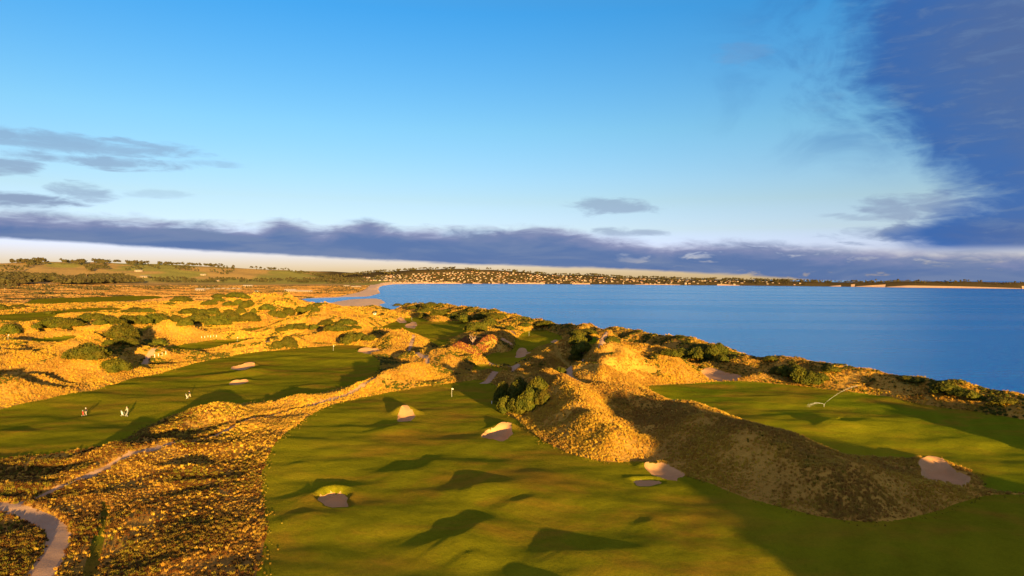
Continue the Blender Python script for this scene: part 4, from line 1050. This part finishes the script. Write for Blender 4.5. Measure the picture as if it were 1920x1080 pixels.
def building(label, px, py, wpx, h, depth, roofm, wallm, rise=1.6, nwin=6, rz=0.0, name='building'):
    (x, y, z, r), = hits([(px, py)]); L = wpx / F * r / 2
    o = empty(name, (x, y, z - .2), rz); b = MB(); b2 = MB(); tmp = MB(); gable(tmp, L, depth / 2, h, rise)
    for f, m in zip(tmp.f, tmp.mi):
        (b if m == 0 else b2).add([tmp.v[i] for i in f], [tuple(range(len(f)))])
    b.build('wall', M[wallm], o); b2.build('roof', M[roofm], o)
    ww = 2 * L / nwin
    for i in range(nwin):
        c = MB(); cx = -L + (i + .5) * ww; c.box(cx - ww * .28, cx + ww * .28, -depth / 2 - .08, -depth / 2 + .05, h * .3, h * .78); c.build('window', M['glass'], o)
    return tag(o, label, 'building')
building('long low pale clubhouse on the plain left of the lagoon mouth', 562, 548, 44, 5.0, 14, 'roof_grey', 'wall', 1.0, 12, name='clubhouse')
building('white low annex joined beyond the left end of the clubhouse', 545, 545.5, 20, 4.5, 12, 'roof_pale', 'wall', 1.0, 5, name='annex')
building('pale hall with a broad roof standing alone on the left plain', 376, 546, 15, 4.5, 14, 'roof_pale', 'wall2', 3.2, 4, name='hall')
for i, xx in enumerate([391, 400.5, 410, 419.5, 429, 438.5, 448]):
    building('%s from left in the row of pale cottages on the left plain' % ORD[i], xx, 543.5 - (i % 2) * .7, 5.6, 3.6, 8, 'roof_pale' if i % 2 else 'roof_grey', 'wall2', 1.8, 3, name='cottage')
building('white farmhouse behind dark trees right of the cottage row', 465, 537.5, 16, 5, 12, 'roof_pale', 'wall', 2, 4, name='farmhouse')
building('small white shed on the open grass below the farmhouse', 481, 548, 5, 2.8, 5, 'roof_pale', 'white', 1, 1, name='shed')
building('pale beach house left of the sand bluff, the nearer one', 668, 539, 18, 4.5, 10, 'roof_grey', 'wall', 1.6, 5, name='beach_house')
building('pale beach house left of the sand bluff, the farther one', 650, 537.5, 10, 4.5, 9, 'roof_pale', 'wall', 1.6, 3, name='beach_house')
building('white barn on the slope below the ridge trees at far left', 260, 509.5, 11, 7, 14, 'roof_pale', 'wall', 3, 3, name='barn')
building('white farm sheds beside the woodland edge on the left', 273, 520.5, 16, 7, 16, 'roof_pale', 'wall2', 2.5, 4, name='farm_shed')
building('pale farmhouse on the hill foot above the lagoon', 381, 516.5, 9, 6, 12, 'roof_pale', 'wall', 2.5, 3, name='farmhouse')
building('small cream house at the near end of the pale lagoon', 409, 527.5, 6, 5, 10, 'roof_pale', 'wall2', 2.2, 2, name='cottage')
building('tiny pump hut beside the far dune path', 703, 590, 4, 2.0, 2.2, 'black', 'white', .6, 1, name='hut')

# ------------------------------------------------------------------ poles, flags, posts
def pole_proto():
    o = empty('power_pole', (0, 0, 0)); b = MB(); b.tube([(0, 0, -.5), (0, 0, 12)], [.32, .24], 8); b.build('post', M['wood'], o)
    b = MB(); b.box(-1.3, 1.3, -.12, .12, 10.9, 11.2); b.build('crossarm', M['wood'], o)
    for x in (-1.1, -.4, .4, 1.1):
        b = MB(); b.tube([(x, 0, 11.2), (x, 0, 11.55)], [.08, .05], 6); b.build('insulator', M['white'], o)
    return o
pp = pole_proto(); spots = [(9, 549), (67, 543), (116, 549), (173, 547), (231, 547), (239, 546), (105, 528), (355, 526)]
LBL = ['wooden power pole at the far left edge of the plain', 'wooden power pole left of the tall one on the far left plain', 'tall pale power pole on the far left plain', 'short power pole right of the tall one on the plain', 'left of the close pair of power poles on the plain', 'right of the close pair of power poles on the plain', 'distant power pole in front of the left woodland', 'distant power pole in front of the hill foot trees']
for i, (h, lb) in enumerate(zip(hits(spots), LBL)):
    o = pp if i == 0 else copy_tree(pp); o.location = h[:3]; tag(o, lb, 'power pole', 'power poles on the plain')
def flag_proto():
    o = empty('flagstick', (0, 0, 0)); b = MB(); b.tube([(0, 0, -.1), (0, 0, 2.4)], .03, 8); b.build('pole', M['white'], o)
    v = []; f = []; n = 8
    for i in range(n + 1):
        t = i / n; yy = .07 * math.sin(t * 7) * t
        for zz in (2.08, 2.38): v.append((.03 + t * .42, yy, zz - .1 * t)); v.append((.03 + t * .42, yy + .012, zz - .1 * t))
    for i in range(n):
        a = i * 4; f += [(a, a + 4, a + 6, a + 2), (a + 1, a + 3, a + 7, a + 5)]
    mesh_list('flag', v, f, M['white'], o)
    b = MB(); b.tube([(0, 0, .0), (0, 0, .015)], .11, 12); b.build('cup', M['black'], o)
    return o
fp = flag_proto()
for i, (s, lb) in enumerate(zip([(847, 744), (15, 637), (445, 641), (625, 658), (772, 601), (992, 630)], ['white flag on the green at the end of the centre fairway', 'white flag on the shaded strip at the far left', 'white flag on the small green above the left fairway', 'white flag at the far end of the left fairway', 'flag on the far valley green', 'flag on the shaded green near the coast'])):
    h, = hits([s]); o = fp if i == 0 else copy_tree(fp); o.location = h[:3]; o.rotation_euler = (0, 0, .3 * i); tag(o, lb, 'flag', 'golf flags')
b = MB(); b.tube([(0, 0, -.2), (0, 0, 1.15), (0, 0, 1.22)], [.11, .11, .05], 8); post = b.build('fence_post', M['white'], link=False).data
ps_ = [(378, 634), (384, 633.6), (390, 633.2), (395, 632.8), (400, 632.4), (406, 632)]; pq_ = [(290, 669), (297, 667.5), (304, 666.5), (311, 665.5)]
for L, ph in ((ps_, 'white posts along the far strip'), (pq_, 'white posts beside the left track')):
    for i, h in enumerate(hits(L)):
        o = bpy.data.objects.new('fence_post', post); C.objects.link(o); o.location = h[:3]
        tag(o, '%s from left of the short %s' % (ORD[i], ph), 'post', 'short white posts')

# ------------------------------------------------------------------ people and their trolleys
def person(label, loc, rz, shirt, trousers, hat, lean=0.1, stride=.28):
    bm = bmesh.new(); J = {}
    def jv(n, p): J[n] = bm.verts.new(p)
    jv('pelvis', (0, 0, .95)); jv('waist', (0, .01, 1.12)); jv('chest', (0, .04 + lean * .3, 1.34)); jv('neck', (0, .05 + lean * .5, 1.50)); jv('chin', (0, .08 + lean * .6, 1.58)); jv('crown', (0, .07 + lean * .6, 1.74))
    for s, n in ((-1, 'l'), (1, 'r')):
        st = stride * s
        jv('hip' + n, (.1 * s, 0, .9)); jv('knee' + n, (.11 * s, st * .55 + .06, .5)); jv('ank' + n, (.11 * s, st, .09)); jv('toe' + n, (.12 * s, st + .17, .05))
        jv('sh' + n, (.19 * s, .05 + lean * .4, 1.43)); jv('el' + n, (.25 * s, .03 - st * .3 + lean * .3, 1.16)); jv('wr' + n, (.24 * s, .18 - st * .5 + lean * .3, .95)); jv('ha' + n, (.23 * s, .24 - st * .5 + lean * .3, .88))
    E = [('pelvis', 'waist'), ('waist', 'chest'), ('chest', 'neck'), ('neck', 'chin'), ('chin', 'crown')]
    for n in 'lr': E += [('pelvis', 'hip' + n), ('hip' + n, 'knee' + n), ('knee' + n, 'ank' + n), ('ank' + n, 'toe' + n), ('chest', 'sh' + n), ('sh' + n, 'el' + n), ('el' + n, 'wr' + n), ('wr' + n, 'ha' + n)]
    for a, c in E: bm.edges.new((J[a], J[c]))
    bm.verts.ensure_lookup_table(); names = {v.index: k for k, v in J.items()}; bm.verts.index_update(); names = {v.index: k for k, v in J.items()}
    me = bpy.data.meshes.new('person'); bm.to_mesh(me); bm.free()
    o = bpy.data.objects.new('person', me); C.objects.link(o); sk = o.modifiers.new('skin', 'SKIN'); o.modifiers.new('sub', 'SUBSURF').levels = 1
    RA = dict(pelvis=(.16, .13), waist=(.15, .12), chest=(.18, .13), neck=(.065, .065), chin=(.095, .11), crown=(.09, .10), hip=(.1, .1), knee=(.07, .07), ank=(.05, .05), toe=(.045, .04), sh=(.075, .07), el=(.052, .052), wr=(.04, .04), ha=(.045, .03))
    for i, sv in enumerate(me.skin_vertices[0].data):
        k = names[i]; k = k if k in RA else k[:-1]; sv.radius = RA[k]; sv.use_root = (names[i] == 'pelvis')
    dg = bpy.context.evaluated_depsgraph_get(); ev = bpy.data.meshes.new_from_object(o.evaluated_get(dg)); o.modifiers.clear(); o.data = ev
    for m in (M['skin'], shirt, trousers, M['black']): ev.materials.append(m)
    for p in ev.polygons:
        z = p.center.z; ax = abs(p.center.x)
        p.material_index = 3 if z < .12 else 0 if (z > 1.49 or (ax > .19 and z < .97)) else 1 if z > .97 else 2
        p.use_smooth = True
    b = MB(); b.tube([(0, .07 + lean * .6, 1.70), (0, .07 + lean * .6, 1.78), (0, .07 + lean * .6, 1.83)], [.125, .12, .05], 12); b.add([(-.09, .17 + lean * .6, 1.72), (.09, .17 + lean * .6, 1.72), (.08, .28 + lean * .6, 1.70), (-.08, .28 + lean * .6, 1.70)], [(0, 1, 2, 3)])
    b.build('cap', hat, o, True)
    o.location = loc; o.rotation_euler = (0, 0, rz); return tag(o, label, 'person', 'golfers on the left fairway')
def trolley(label, loc, rz, bagm):
    o = empty('golf_trolley', loc, rz); b = MB(); b.tube([(0, 0, .25), (0, .18, .62), (0, .36, 1.05)], [.16, .15, .17], 12); bag = b.build('golf_bag', bagm, o, True)
    for i in range(5):
        b = MB(); a = i * 1.25; b.tube([(.08 * math.cos(a), .36 + .05 * math.sin(a), 1.0), (.11 * math.cos(a), .44 + .06 * math.sin(a), 1.28)], .012, 6); b.box(.11 * math.cos(a) - .05, .11 * math.cos(a) + .03, .42 + .06 * math.sin(a), .47 + .06 * math.sin(a), 1.26, 1.31); b.build('club', M['metal'], bag)
    for s in (-1, 1):
        pts = [(.34 * s, .05 + .15 * math.cos(t), .16 + .15 * math.sin(t)) for t in np.linspace(0, 6.283, 15)]
        b = MB(); b.tube(pts, .025, 6, cap=False); w = b.build('wheel', M['black'], o, True); b = MB(); b.tube([(.31 * s, .05, .16), (.37 * s, .05, .16)], .12, 10); b.build('hub', M['metal'], w)
    b = MB(); b.tube([(-.34, .05, .16), (.34, .05, .16)], .02, 6); b.tube([(0, .05, .16), (0, -.2, .6), (0, -.45, 1.0)], .022, 6); b.tube([(-.12, -.45, 1.0), (.12, -.45, 1.0)], .022, 6); b.build('frame', M['metal'], o)
    return tag(o, label, 'golf trolley', 'golf trolleys on the left fairway')
M['skin'] = plain('skin', rgbl(200, 150, 122), .6, .3, .04)
M['navy'] = plain('navy_cloth', rgbl(40, 42, 56)); M['khaki'] = plain('khaki_cloth', rgbl(196, 176, 148)); M['pale'] = plain('pale_cloth', rgbl(166, 158, 150)); M['red'] = plain('red_nylon', rgbl(150, 44, 36), .5, .3); M['greycl'] = plain('grey_cloth', rgbl(120, 122, 124))
G = hits([(161.5, 779), (156.5, 780), (239, 777), (230, 780), (236.5, 781), (356, 745), (351.5, 747.5)])
person('golfer in dark top and white cap walking at the left', G[0][:3], 1.2, M['navy'], M['pale'], M['white'])
trolley('red golf bag on a trolley beside the leftmost golfer', G[1][:3], 1.0, M['red'])
person('golfer in pale grey clothing, middle one of the three', G[2][:3], 1.4, M['pale'], M['greycl'], M['pale'], .2)
trolley('white golf bag on a trolley left of the middle golfer', G[3][:3], 1.2, M['white'])
trolley('grey golf bag on a trolley right of the white one', G[4][:3], -.4, M['greycl'])
person('golfer in dark top alone at the right of the three', G[5][:3], 1.8, M['navy'], M['khaki'], M['navy'], .15)
trolley('pale golf bag on a trolley beside the rightmost golfer', G[6][:3], 1.5, M['pale'])
# white board lying on the right fairway
h, = hits([(1258, 751)]); b = MB(); b.box(-1.1, 1.1, -.45, .45, .05, .16); b.box(-.9, -.8, -.4, .4, 0, .05); b.box(.8, .9, -.4, .4, 0, .05); bd = b.build('marker_board', M['white']); bd.location = h[:3]; bd.rotation_euler = (.0, .0, -.25); tag(bd, 'small white board lying on the shaded turf of the right fairway', 'board')
h, = hits([(922, 757)]); b = MB(); b.tube([(0, 0, -.05), (0, 0, .7), (0, 0, .8)], [.12, .12, .03], 8); bd = b.build('marker_post', M['white']); bd.location = h[:3]; tag(bd, 'small white marker post on shaded turf left of the big bush', 'post')

# ------------------------------------------------------------------ sprinkler with its two jets
def sprinkler():
    (x, y, z, r), = hits([(1545, 763)]); o = empty('sprinkler', (x, y, z))
    b = MB(); b.tube([(0, 0, -.1), (0, 0, .5)], .06, 8); b.build('riser', M['metal'], o)
    b = MB(); b.tube([(0, 0, .5), (0, 0, .62), (.22, 0, .74)], [.09, .08, .04], 8); b.build('nozzle', M['metal'], o)
    m, N, bs = new_mat('water_spray'); bs.inputs['Base Color'].default_value = (.9, .9, .9, 1)
    bs.inputs['Roughness'].default_value = .4
    M['spray'] = m
    R = random.Random(2)
    def jet(vx, vy, vz, n, spread, T, size):
        v = []; f = []
        for i in range(n):
            t = T * R.random() ** .8; w = spread * t
            p = Vector((vx * t, vy * t, .74 + vz * t - 4.9 * t * t)) + Vector((R.gauss(0, w), R.gauss(0, w), R.gauss(0, w * .7) - abs(R.gauss(0, w * 1.4))))
            if p.z < .05: continue
            s = size * R.uniform(.5, 1.3); k = len(v)
            v += [p + Vector((s, 0, 0)), p + Vector((-s, 0, 0)), p + Vector((0, s, 0)), p + Vector((0, -s, 0)), p + Vector((0, 0, s)), p + Vector((0, 0, -s))]
            f += [(k, k + 2, k + 4), (k + 2, k + 1, k + 4), (k + 1, k + 3, k + 4), (k + 3, k, k + 4), (k + 2, k, k + 5), (k + 1, k + 2, k + 5), (k + 3, k + 1, k + 5), (k, k + 3, k + 5)]
        return mesh_list('water_jet', v, f, m, o)
    jet(13.0, 4.0, 9.5, 1500, .11, .78, .013)
    jet(-7.0, -1.5, 3.0, 1300, .34, .66, .013)
    tag(o, 'irrigation sprinkler throwing two white water jets over the right fairway', 'sprinkler')
sprinkler()
# ------------------------------------------------------------------ dead tree in the red scrub
def dead_tree():
    (x, y, z, r), = hits([(886, 648)]); o = empty('dead_tree', (x, y, z)); R = random.Random(3); b = MB(); b.tube([(0, 0, -.3), (.1, 0, 1.6), (-.1, .1, 3.0)], [.28, .22, .16], 8); b.build('trunk', M['deadwood'], o)
    for i in range(7):
        a = i * .9 + R.random(); h0 = R.uniform(1.2, 3); b = MB(); p1 = Vector((math.cos(a) * 1.0, math.sin(a) * 1.0, h0 + 1.2)); p2 = p1 + Vector((math.cos(a + .5) * .8, math.sin(a + .5) * .8, 1.2))
        b.tube([(0, 0, h0), p1, p2], [.12, .07, .025], 6)
        for j in range(3):
            q = p1.lerp(p2, R.random()); b.tube([q, q + Vector((R.uniform(-.8, .8), R.uniform(-.8, .8), R.uniform(.3, .9)))], [.035, .01], 5)
        b.build('limb', M['deadwood'], o)
    tag(o, 'bare grey dead tree standing in reddish scrub beyond the dark dune', 'tree')
M['deadwood'] = plain('dead_wood', rgbl(176, 150, 134))
dead_tree()
